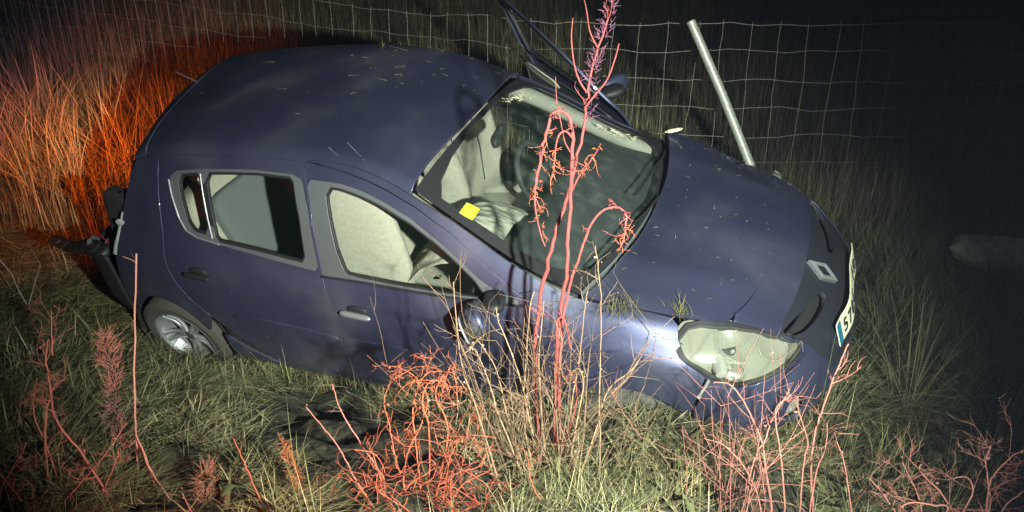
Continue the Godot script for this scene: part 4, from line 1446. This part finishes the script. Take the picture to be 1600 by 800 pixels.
var rightbush_stems: Array = [
	[[Vector3(0.910, 0.337, -2.200), Vector3(0.879, 0.491, -2.217), Vector3(0.851, 0.613, -2.233), Vector3(0.821, 0.680, -2.250), Vector3(0.777, 0.759, -2.267), Vector3(0.732, 0.812, -2.283), Vector3(0.683, 0.806, -2.300)], 0.0055, 0.0020],
	[[Vector3(1.080, 0.292, -2.250), Vector3(1.048, 0.506, -2.267), Vector3(1.051, 0.630, -2.283), Vector3(1.068, 0.697, -2.300), Vector3(1.092, 0.790, -2.317), Vector3(1.114, 0.869, -2.333), Vector3(1.138, 0.929, -2.350)], 0.0050, 0.0035],
	[[Vector3(0.856, 0.381, -2.150), Vector3(0.811, 0.508, -2.163), Vector3(0.763, 0.579, -2.175), Vector3(0.706, 0.635, -2.188), Vector3(0.643, 0.652, -2.200)], 0.0040, 0.0020],
	[[Vector3(0.955, 0.337, -2.200), Vector3(0.921, 0.532, -2.200), Vector3(0.888, 0.665, -2.200), Vector3(0.868, 0.767, -2.200), Vector3(0.903, 0.817, -2.200), Vector3(0.909, 0.822, -2.200)], 0.0045, 0.0020],
	[[Vector3(1.011, 0.337, -2.200), Vector3(0.999, 0.522, -2.213), Vector3(1.004, 0.620, -2.225), Vector3(0.968, 0.715, -2.237), Vector3(0.951, 0.783, -2.250)], 0.0045, 0.0020],
	[[Vector3(0.829, 0.543, -2.220), Vector3(0.862, 0.612, -2.235), Vector3(0.879, 0.680, -2.250), Vector3(0.912, 0.748, -2.265), Vector3(0.936, 0.794, -2.280)], 0.0035, 0.0020],
	[[Vector3(1.045, 0.337, -2.200), Vector3(1.041, 0.505, -2.200), Vector3(1.057, 0.612, -2.200), Vector3(1.045, 0.716, -2.200)], 0.0040, 0.0020],
	[[Vector3(1.164, 0.381, -2.150), Vector3(1.143, 0.478, -2.167), Vector3(1.118, 0.572, -2.183), Vector3(1.091, 0.638, -2.200)], 0.0035, 0.0020],
]
var farright_stems: Array = [
	[[Vector3(1.313, 0.489, -2.000), Vector3(1.286, 0.578, -2.017), Vector3(1.259, 0.628, -2.033), Vector3(1.237, 0.673, -2.050)], 0.0040, 0.0020],
	[[Vector3(1.415, 0.489, -2.000), Vector3(1.360, 0.582, -2.013), Vector3(1.317, 0.622, -2.025), Vector3(1.291, 0.650, -2.037), Vector3(1.299, 0.665, -2.050)], 0.0040, 0.0020],
	[[Vector3(1.518, 0.489, -2.000), Vector3(1.515, 0.597, -2.025), Vector3(1.542, 0.627, -2.050), Vector3(1.596, 0.670, -2.075), Vector3(1.657, 0.689, -2.100)], 0.0055, 0.0020],
	[[Vector3(1.537, 0.497, -2.020), Vector3(1.509, 0.618, -2.030), Vector3(1.492, 0.685, -2.040), Vector3(1.502, 0.735, -2.050)], 0.0040, 0.0020],
	[[Vector3(1.559, 0.489, -2.000), Vector3(1.597, 0.580, -2.000), Vector3(1.637, 0.618, -2.000)], 0.0050, 0.0020],
	[[Vector3(1.354, 0.560, -1.950), Vector3(1.309, 0.585, -1.950), Vector3(1.247, 0.598, -1.950), Vector3(1.210, 0.585, -1.950), Vector3(1.197, 0.547, -1.950)], 0.0040, 0.0030],
	[[Vector3(1.436, 0.489, -2.000), Vector3(1.465, 0.578, -2.017), Vector3(1.441, 0.628, -2.033), Vector3(1.395, 0.602, -2.050)], 0.0040, 0.0020],
	[[Vector3(1.231, 0.489, -2.000), Vector3(1.195, 0.553, -2.017), Vector3(1.164, 0.590, -2.033), Vector3(1.143, 0.609, -2.050)], 0.0040, 0.0020],
]
var leftshrub_stems: Array = [
	[[Vector3(-1.698, 0.217, -2.300), Vector3(-1.674, 0.411, -2.314), Vector3(-1.660, 0.541, -2.329), Vector3(-1.640, 0.641, -2.343), Vector3(-1.617, 0.711, -2.357), Vector3(-1.613, 0.781, -2.371), Vector3(-1.613, 0.850, -2.386), Vector3(-1.596, 0.918, -2.400)], 0.0060, 0.0030],
	[[Vector3(-1.406, 0.292, -2.250), Vector3(-1.465, 0.419, -2.270), Vector3(-1.519, 0.529, -2.290), Vector3(-1.570, 0.596, -2.310), Vector3(-1.601, 0.650, -2.330), Vector3(-1.600, 0.769, -2.350)], 0.0060, 0.0040],
	[[Vector3(-1.494, 0.292, -2.250), Vector3(-1.435, 0.408, -2.250), Vector3(-1.382, 0.506, -2.250), Vector3(-1.355, 0.574, -2.250)], 0.0040, 0.0020],
	[[Vector3(-1.619, 0.426, -2.100), Vector3(-1.649, 0.520, -2.100), Vector3(-1.674, 0.586, -2.100)], 0.0040, 0.0030],
	[[Vector3(-1.695, 0.507, -2.100), Vector3(-1.656, 0.573, -2.117), Vector3(-1.620, 0.625, -2.133), Vector3(-1.593, 0.671, -2.150)], 0.0040, 0.0020],
	[[Vector3(-1.592, 0.351, -2.200), Vector3(-1.486, 0.463, -2.217), Vector3(-1.396, 0.560, -2.233), Vector3(-1.307, 0.680, -2.250)], 0.0030, 0.0015],
	[[Vector3(-1.675, 0.525, -2.350), Vector3(-1.699, 0.596, -2.367), Vector3(-1.697, 0.680, -2.383), Vector3(-1.673, 0.763, -2.400)], 0.0040, 0.0020],
	[[Vector3(-1.597, 0.854, -2.400), Vector3(-1.585, 0.937, -2.410), Vector3(-1.573, 1.019, -2.420)], 0.0030, 0.0015],
]
var lonestem_stems: Array = [
	[[Vector3(-1.438, 0.208, -2.450), Vector3(-1.433, 0.390, -2.490), Vector3(-1.427, 0.537, -2.530), Vector3(-1.408, 0.738, -2.570), Vector3(-1.381, 0.958, -2.610), Vector3(-1.360, 1.130, -2.650)], 0.0055, 0.0040],
	[[Vector3(-1.373, 0.516, -2.400), Vector3(-1.346, 0.478, -2.375), Vector3(-1.318, 0.397, -2.350), Vector3(-1.264, 0.300, -2.325), Vector3(-1.221, 0.248, -2.300)], 0.0045, 0.0030],
]
var orangeplume_stems: Array = [
	[[Vector3(-0.857, 0.308, -2.200), Vector3(-0.891, 0.425, -2.213), Vector3(-0.912, 0.498, -2.225), Vector3(-0.934, 0.556, -2.237), Vector3(-0.954, 0.614, -2.250)], 0.0040, 0.0020],
]
var twigsmid_stems: Array = [
	[[Vector3(-0.513, 0.350, -2.250), Vector3(-0.570, 0.458, -2.275), Vector3(-0.609, 0.535, -2.300), Vector3(-0.664, 0.605, -2.325), Vector3(-0.723, 0.673, -2.350)], 0.0040, 0.0020],
	[[Vector3(-0.460, 0.394, -2.300), Vector3(-0.521, 0.502, -2.325), Vector3(-0.579, 0.595, -2.350), Vector3(-0.616, 0.672, -2.375), Vector3(-0.634, 0.736, -2.400)], 0.0045, 0.0020],
	[[Vector3(-1.123, 0.337, -2.200), Vector3(-1.143, 0.422, -2.200)], 0.0030, 0.0020],
]
var leftedge_stems: Array = [
	[[Vector3(-2.407, 0.802, -3.400), Vector3(-2.358, 0.704, -3.400), Vector3(-2.338, 0.603, -3.400), Vector3(-2.319, 0.535, -3.400)], 0.0030, 0.0020],
	[[Vector3(-2.310, 0.535, -3.400), Vector3(-2.261, 0.646, -3.417), Vector3(-2.227, 0.738, -3.433), Vector3(-2.336, 0.724, -3.450)], 0.0020, 0.0010],
]
var rightbranch_stems: Array = [
	[[Vector3(2.659, 0.304, -4.200), Vector3(2.689, 0.270, -4.150), Vector3(2.731, 0.242, -4.100), Vector3(2.764, 0.218, -4.050), Vector3(2.818, 0.183, -4.000)], 0.0060, 0.0040],
]


func build_plants() -> void:
	var red := Color(.24, .050, .045)
	var rust := Color(.38, .098, .046)
	var tan_ := Color(.25, .155, .09)
	var pink := Color(.32, .125, .095)
	var t := plant("red_weed", "tall red-stemmed weed with drooping arched tops in front of the windscreen", "weed", "", tall_stems, red, 5, .07, .35, .0, 1, .5, 0)
	for s in tallside_stems:
		var pts: Array = []
		for p in s[0]:
			pts.append(p - t.position)
		var st := begin()
		tube(st, smooth_path(pts, 20), s[1], s[2], 6, true, red)
		made("side_branch", st, M.stem, t)
	plume(t, Vector3(.262, 1.74, -2.70), Vector3(.345, 2.06, -2.73), 130, .05, .035, Color(.20, .075, .13))
	plume(t, Vector3(.262, 1.60, -2.69), Vector3(.285, 1.78, -2.70), 40, .03, .03, Color(.20, .075, .13))
	for e in [[tall_stems[0][0][17], tall_stems[0][0][13], 14], [tall_stems[2][0][11], tall_stems[2][0][9], 14], [tallside_stems[5][0][5], tallside_stems[5][0][3], 10], [tallside_stems[6][0][4], tallside_stems[6][0][0], 14], [tallside_stems[4][0][4], tallside_stems[4][0][1], 12]]:
		var st := begin()
		for i in e[2]:
			var p: Vector3 = e[0].lerp(e[1], rng.randf()) - t.position
			twig(st, p, Vector3(rng.randfn(), -.5, rng.randfn()), rng.randf_range(.02, .065), .0017, 1, .5, -.05, rust, 2)
		made("curled_twigs", st, M.stem, t)
	plant("pale_twig_bush", "pale tan dead twig bush crowding the foot of the tall red weed", "bush", "", pale_stems, tan_, 8, .16, .16, .06, 1, .25, 3, Color(.34, .24, .19))
	var bush := begin()
	var pb: Node3D = get_node("pale_twig_bush")
	for i in 46:
		var p := Vector3(rng.randfn(.13, .13), .0, rng.randfn(-2.48, .08))
		p.y = ground(p.x, p.z) - .02
		twig(bush, p - pb.position, Vector3(rng.randfn() * .28, 1, rng.randfn() * .2), rng.randf_range(.3, .75), .0024, 2, .10, .03, tan_ * rng.randf_range(.5, 1.1), 2)
	made("fine_stems", bush, M.stem, pb)
	var od := plant("curly_dock", "curly bright orange-red dock plant on the bank below the front door", "weed", "", orange_stems, rust, 12, .12, .45, .0, 2, .3, 8, Color(.24, .08, .04), .55)
	var cs := begin()
	for i in 80:
		var p := Vector3(rng.randfn(-.27, .13), .0, rng.randfn(-2.22, .09))
		p.y = ground(p.x, p.z) + rng.randf() * rng.randf() * .32
		twig(cs, p - od.position, Vector3(rng.randfn(), rng.randf() * .8, rng.randfn()), rng.randf_range(.08, .22), .0019, 1, .5, .02, Color(.38, .085, .042) * rng.randf_range(.5, 1.3), 3)
	made("curled_twigs", cs, M.stem, od)
	var rb := plant("pink_twig_bush", "pinkish bare twig bush in front of the headlamp", "bush", "bare twig bushes along the bottom right", rightbush_stems, pink, 9, .12, .14, .05, 1, .35, 1, Color(.28, .12, .10))
	var rs := begin()
	for i in 22:
		var p := Vector3(rng.randfn(.80, .08), .0, rng.randfn(-2.22, .07))
		p.y = ground(p.x, p.z) - .02
		twig(rs, p - rb.position, Vector3(rng.randfn() * .16, 1, rng.randfn() * .15), rng.randf_range(.25, .62), .0022, 2, .10, .02, pink * rng.randf_range(.6, 1.0), 2)
	made("fine_stems", rs, M.stem, rb)
	plant("bare_twig_bush", "bare brownish pink twig bush in the bottom right corner", "bush", "bare twig bushes along the bottom right", farright_stems, pink * .8, 14, .14, .2, .03, 2, .25, 1, Color(.24, .11, .10))
	var ls := plant("feathery_shrub", "orange-pink feathery dead shrub in the bottom left corner", "shrub", "", leftshrub_stems, Color(.44, .15, .11), 15, .13, .22, .03, 2, .2, 2, Color(.5, .18, .15))
	plume(ls, Vector3(-1.395, .72, -2.38), Vector3(-1.41, .93, -2.42), 190, .07, .05, Color(.44, .17, .13))
	plume(ls, Vector3(-1.10, .33, -2.25), Vector3(-1.06, .50, -2.25), 120, .06, .05, Color(.34, .15, .10))
	plume(ls, Vector3(-1.42, .50, -2.37), Vector3(-1.43, .72, -2.4), 90, .05, .05, Color(.30, .13, .13))
	plant("lone_stem", "single straight pale red stem standing before the rear wheel", "weed", "", lonestem_stems, Color(.42, .19, .14), 2, .06, .2, .05, 0, .2)
	var op := plant("rusty_plume", "small rusty feathered weed leaning on the bank below the rear door", "weed", "", orangeplume_stems, rust, 3, .05, .2, .05, 0)
	plume(op, Vector3(-.735, .40, -2.22), Vector3(-.79, .60, -2.25), 110, .035, .035, Color(.40, .13, .05))
	plant("leaning_twigs", "two thin reddish twigs leaning left of the curly dock", "twig", "", twigsmid_stems, pink, 4, .07, .15, .05, 0, .2, 2, pink)
	plant("grey_twig", "thin grey twig at the left edge of the flattened grass", "twig", "", leftedge_stems, Color(.25, .2, .2), 4, .12, .15, .05, 0, .2)
	plant("fallen_branch", "thin bare branch lying below the pale stone", "branch", "", rightbranch_stems, Color(.12, .105, .095), 3, .1, .12, .0, 0, .2)
	# arching grass tufts
	var labels := ["dark green arching grass tuft just right of the bumper", "long loose grass tuft behind the bare twigs at bottom right", "thick grass tuft between the bumper and the pink twigs", "grass tuft against the sill below the front door handle", "grass tuft behind the rear wheel", "dry bent grass tuft under the wing behind the twig bush", "sparse tall grass tuft right of the car's nose", "bent pale grass tuft right of the rear wheel"]
	var places := [Vector3(1.75, 0, -2.95), Vector3(2.05, 0, -2.75), Vector3(1.30, 0, -2.80), Vector3(-.33, 0, -3.32), Vector3(-2.02, 0, -3.98), Vector3(.62, 0, -2.95), Vector3(2.35, 0, -3.35), Vector3(-1.28, 0, -3.66)]
	for i in places.size():
		var g := thing("grass_tuft", labels[i], "grass tuft", Vector3(places[i].x, ground(places[i].x, places[i].z), places[i].z), "arching grass tufts around the car")
		var st := begin()
		var big := 1.0 if i < 3 or i == 6 else .55
		for k in (70 if big == 1.0 else 45):
			var a := rng.randf() * TAU
			var r := rng.randf() * .10
			var c := Color(.085, .10, .045).lerp(Color(.22, .19, .10), rng.randf() * (.6 if i != 5 else 1.0)) * rng.randf_range(.6, 1.2)
			blade(st, Vector3(cos(a) * r, -.02, sin(a) * r), a + rng.randf_range(-.6, .6), rng.randf_range(.25, .65) * big, rng.randf_range(.05, .7), rng.randf_range(.5, 1.7), .0045, c, 6)
		made("blades", st, M.grass, g).set_meta("kind", "stuff")
	# pale stone
	var stone := begin()
	var P := []
	for i in 25:
		for j in 13:
			var w := TAU * i / 24
			var h := -PI / 2 + PI * j / 12
			var p := Vector3(cos(h) * cos(w), sin(h), cos(h) * sin(w)) * Vector3(.31, .085, .17)
			P.append(p * (1.0 + lumps.get_noise_3d(p.x * 60, p.y * 60, p.z * 60) * .45 + lumps.get_noise_3d(p.x * 260 + 40, p.y * 260, p.z * 260) * .14))
	for i in 24:
		for j in 12:
			var a := i * 13 + j
			for f in [[a, a + 13, a + 14], [a, a + 14, a + 1]]:
				var n: Vector3 = (P[f[1]] - P[f[0]]).cross(P[f[2]] - P[f[0]]).normalized()
				n = n if n.dot(P[f[0]] + P[f[1]] + P[f[2]]) > 0 else -n
				var m: Array = []
				for q in f:
					m.append((n + (P[q] / Vector3(.36, .10, .2)).normalized() * .45).normalized())
				tri(stone, P[f[0]], P[f[1]], P[f[2]], m[0], m[1], m[2])
	var so := made("pale_stone", stone, M.stone)
	so.position = Vector3(2.80, ground(2.80, -4.05) + .06, -4.05)
	so.rotation = Vector3(.12, -.15, -.08)
	tag(so, "pale lichen-covered stone half sunk in the grass at right", "stone")


func build_fence() -> void:
	var line: Array = [Vector3(-13, 0, -13.6), Vector3(-9, 0, -11.6), Vector3(-6.3, 0, -10.0), Vector3(-4.05, 0, -8.5), Vector3(-2.6, 0, -7.5), Vector3(-1.6, 0, -6.95), Vector3(-.55, 0, -6.32), Vector3(.3, 0, -5.75), Vector3(1.2, 0, -5.58), Vector3(2.4, 0, -5.52), Vector3(3.6, 0, -5.48), Vector3(5.2, 0, -5.45), Vector3(8.0, 0, -5.5)]
	var path: Array = []
	var acc := 0.0
	var last := Vector3.ZERO
	for i in 1200:
		var p := curve3(line, i / 1199.0)
		if i:
			acc += p.distance_to(last)
		last = p
		path.append([acc, p])
	var place := func(d: float) -> Vector3:
		var lo := 0
		var hi := path.size() - 1
		while hi - lo > 1:
			var m := (lo + hi) / 2
			if path[m][0] < d:
				lo = m
			else:
				hi = m
		return path[lo][1].lerp(path[hi][1], clampf((d - path[lo][0]) / maxf(path[hi][0] - path[lo][0], 1e-5), 0, 1))
	var total: float = path[-1][0]
	var hs := [1.56, 1.372, 1.18, .985, .79, .59, .42, .29]
	var sag := func(d: float, k: int) -> float:
		var p: Vector3 = place.call(d)
		return hs[k] - .02 + .035 * lumps.get_noise_2d(d * 25, k * 40.0) - .05 * exp(-pow((p.x + 1.0) / 1.2, 2)) + .012 * (-p.x if p.x < 0 else 0.0)
	var root := thing("wire_fence", "rusty square-mesh wire fence sagging behind the car", "fence", Vector3.ZERO)
	for k in hs.size():
		var st := begin()
		var pts := PackedVector3Array()
		var n := int(total / .1)
		for i in n + 1:
			var d := total * i / n
			var p: Vector3 = place.call(d)
			p.y = sag.call(d, k)
			pts.append(p + Vector3(0, rng.randfn() * .001, rng.randfn() * .002))
		tube(st, pts, 0.0020 if k else .0024, 0.0020 if k else .0024, 4, false)
		made("horizontal_wire", st, M.wire, root)
	var d := .3
	while d < total - .2:
		var st := begin()
		var pts := PackedVector3Array()
		var lean := lumps.get_noise_2d(d * 30, 300) * .10
		var top := -.01
		for k in hs.size():
			var y: float = sag.call(d, k)
			var p: Vector3 = place.call(d + lean * (y - .8) + rng.randfn() * .004)
			p.y = sag.call(d, k) + (.02 if k == 0 else 0.0)
			if k:
				var m: Vector3 = (p + pts[-1]) * .5 + Vector3(rng.randfn() * .003, 0, rng.randfn() * .003)
				pts.append(m)
			pts.append(p + Vector3(0, 0, .003))
		var gp := pts[-1]
		pts.append(Vector3(gp.x, ground(gp.x, gp.z) + .02, gp.z))
		tube(st, pts, .0018, .0018, 4, false)
		made("vertical_wire", st, M.wire, root)
		d += .192
	var post := thing("fence_post", "leaning galvanised steel fence post beyond the bonnet", "post", Vector3(1.73, ground(1.73, -5.0), -5.0))
	var a := Vector3(1.745, ground(1.73, -5.0) - .05, -5.0) - post.position
	var b := Vector3(1.149, 1.585, -5.3) - post.position
	var st := begin()
	tube(st, PackedVector3Array([a, a.lerp(b, .3) + Vector3(.006, 0, 0), a.lerp(b, .65) + Vector3(.010, 0, .006), b]), .030, .029, 16, false)
	made("tube", st, M.zinc, post)
	st = begin()
	tube(st, PackedVector3Array([b - (b - a).normalized() * .004, b + (b - a).normalized() * .006]), .031, .028, 16)
	made("cap", st, M.zinc, post)


func build_debris(car: Node3D) -> void:
	var T := car.transform
	var st := begin()
	for i in 130:
		var on_hood := rng.randf() < .7
		var S: Callable = hood if on_hood else roof
		var s := rng.randf_range(-.95, .95)
		var t := rng.randf_range(.03, .97)
		if not on_hood and rng.randf() < .6:
			s = rng.randf_range(-.9, -.1)
			t = rng.randf_range(.05, .5)
		var p: Vector3 = S.call(s, t) + norm_of(S, s, t, sign_of(S, s, t, Vector3.UP)) * .003
		var a := rng.randf() * TAU
		var l := .003 + .022 * pow(rng.randf(), 2.0) * (2.5 if rng.randf() < .08 else 1.0)
		var q: Vector3 = S.call(s + cos(a) * l / .65, t + sin(a) * l / .7)
		q += norm_of(S, s, t, sign_of(S, s, t, Vector3.UP)) * rng.randf_range(.003, .012)
		st.set_color(Color(.30, .30, .16).lerp(Color(.12, .14, .06), rng.randf()) * rng.randf_range(.6, 1.3))
		tube(st, PackedVector3Array([T * p, T * ((p + q) * .5 + Vector3(0, .001, 0)), T * q]), rng.randf_range(.0009, .0020), .0005, 4, true, Color(.20, .20, .11).lerp(Color(.08, .095, .04), rng.randf()) * rng.randf_range(.5, 1.3))
	for i in 240:   # dried mud spatter low on the flank
		var x := rng.randf_range(-1.0, 1.5)
		var k := .9 + 4.2 * pow(rng.randf(), 2.2)
		if rng.randf() < .25:
			x = rng.randf_range(.9, 1.5)
			k = rng.randf_range(1.5, 7.0)
		var p := side(x, k * KV)
		var n := norm_of(side, x, k * KV, sign_of(side, x, k * KV, Vector3(0, 0, 1)))
		var r := rng.randf_range(.001, .0042)
		st.set_color(Color(.045, .042, .034) * rng.randf_range(.5, 1.4))
		pillow(st, T * at_xyz(p + n * .001, Vector3(rng.randf(), 0, rng.randf() * 3)), Vector3(r * rng.randf_range(1, 2.5), r, .002), 1, 1, 6, 4)
	tag(made("grass_bits", st, M.stem), "loose bits of grass, straw and mud strewn over the car", "grass", "", "stuff")
	var clumps := [["dry_grass_clump", hood(.97, .62), 60, .10, "dry brown grass clump stuck at the top of the headlamp"], ["dry_grass_clump", side(1.24, 7.6 * KV), 70, .15, "dry grass clump hanging over the front wing"], ["dry_grass_clump", roof(-.80, .50), 26, .05, "small muddy grass clump on the far edge of the roof"], ["dry_grass_clump", side(.20, 1.6 * KV) + Vector3(0, 0, .03), 90, .12, "bushy dry grass clump caught against the front door sill"]]
	for c in clumps:
		var o := thing(c[0], c[4], "grass clump", T * c[1], "dry grass clumps caught on the car")
		var g := begin()
		for k in c[2]:
			var a := rng.randf() * TAU
			blade(g, Vector3(rng.randfn() * .2, 0, rng.randfn() * .2) * c[3], a, rng.randf_range(.4, 1.1) * c[3], rng.randf_range(.2, 1.8), rng.randf_range(0, 1.4), .003, Color(.20, .16, .06).lerp(Color(.08, .09, .03), rng.randf()), 4)
		made("blades", g, M.dry_grass, o).set_meta("kind", "stuff")


# ---------------------------------------------------------------- lamps on the road behind the viewer
func lamp(called: String, label: String, at: Vector3, aim: Vector3, c: Color, energy: float, angle: float, soft: float, size: float, tripod := true) -> void:
	var root := thing(called, label, "lamp", at)
	var dir := (aim - at).normalized()
	var B := Basis.looking_at(dir, Vector3.UP)
	var st := begin()
	lathe(st, Transform3D(B, Vector3.ZERO), PackedVector2Array([Vector2(size * 1.25, .0), Vector2(size * 1.3, .03), Vector2(size * .8, .12), Vector2(.001, .14)]), 24)
	made("housing", st, M.lamp_body, root)
	var glow := mat(called + "_glow", c, .5)
	glow.emission_enabled = true
	glow.emission = c
	glow.emission_energy_multiplier = 2.0
	st = begin()
	lathe(st, Transform3D(B, Vector3.ZERO), PackedVector2Array([Vector2(.001, -.004), Vector2(size * 1.2, .0)]), 24)
	made("lamp_lens", st, glow, root)
	var low := ground(at.x, at.z) - at.y
	st = begin()
	tube(st, PackedVector3Array([Vector3(0, -size, 0), Vector3(0, low + (.5 if tripod else .0), 0)]), .014, .014, 8)
	made("pole", st, M.lamp_body, root)
	for k in (3 if tripod else 0):
		var a := TAU * k / 3
		st = begin()
		tube(st, PackedVector3Array([Vector3(0, low + .55, 0), Vector3(cos(a) * .35, ground(at.x + cos(a) * .35, at.z + sin(a) * .35) - at.y, sin(a) * .35)]), .010, .010, 8)
		made("leg", st, M.lamp_body, root)
	var l := SpotLight3D.new()
	l.name = "lamp_light"
	l.light_color = c
	l.light_energy = energy
	l.spot_angle = angle
	l.spot_angle_attenuation = soft
	l.light_size = size
	l.spot_range = 60
	l.spot_attenuation = 2
	l.shadow_enabled = true
	root.add_child(l)
	l.transform = Transform3D(B, dir * .03)


func _ready() -> void:
	rng.seed = 20240
	lumps.seed = 5
	lumps.frequency = .05
	lumps.fractal_octaves = 3
	var cam := Camera3D.new()
	cam.name = "camera"
	cam.fov = 35.489
	cam.far = 400
	cam.near = .05
	cam.position = Vector3(0, 2.3, 0)
	cam.rotation_degrees = Vector3(-24, 0, 0)
	add_child(cam)
	cam.current = true
	var env := Environment.new()
	env.background_mode = Environment.BG_SKY
	var sm := ProceduralSkyMaterial.new()
	sm.sky_top_color = Color(.035, .037, .055)
	sm.sky_horizon_color = Color(.055, .056, .075)
	sm.ground_bottom_color = Color(.02, .02, .025)
	sm.ground_horizon_color = Color(.055, .056, .075)
	var sky := Sky.new()
	sky.sky_material = sm
	env.sky = sky
	env.background_energy_multiplier = 1.0
	env.tonemap_mode = Environment.TONE_MAPPER_LINEAR
	env.tonemap_exposure = 1.0
	env.fog_enabled = true
	env.fog_density = .0013
	env.fog_light_color = Color(.8, .85, 1.0)
	env.sdfgi_enabled = true
	env.ssao_enabled = true
	env.ssil_enabled = true
	var we := WorldEnvironment.new()
	we.name = "night_environment"
	we.environment = env
	add_child(we)
	var moon := DirectionalLight3D.new()
	moon.name = "moonlight"
	moon.light_color = Color(.7, .8, 1.0)
	moon.light_energy = .012
	moon.light_angular_distance = 12
	moon.rotation_degrees = Vector3(-60, 30, 0)
	moon.shadow_enabled = true
	add_child(moon)
	make_materials()
	lamp("work_lamp", "white work lamp on a tripod beside the viewer", Vector3(.95, 2.22, .45), Vector3(-.08, .6, -3.9), Color(.96, 1.0, .95), 77.0, 31.5, 1.0, .05)
	lamp("amber_beacon", "amber warning lamp on a tripod on the road", Vector3(-1.9, 2.2, .9), Vector3(-3.75, .6, -6.7), Color(1.0, .45, .14), 95.0, 10.5, 1.0, .06)
	lamp("red_beacon", "red warning lamp staked into the bank", Vector3(-.95, .82, -1.40), Vector3(-.7, .5, -2.4), Color(1.0, .34, .22), .62, 62.0, .9, .035, false)
	lamp("blue_beacon", "blue warning lamp on a tripod at the roadside", Vector3(-3.6, 2.4, -.4), Vector3(-6.6, .6, -10.0), Color(.16, .16, 1.0), 20.0, 15.0, 1.0, .06)
	build_ground()
	build_fence()
	var car := build_car()
	build_grass()
	build_plants()
	build_debris(car)
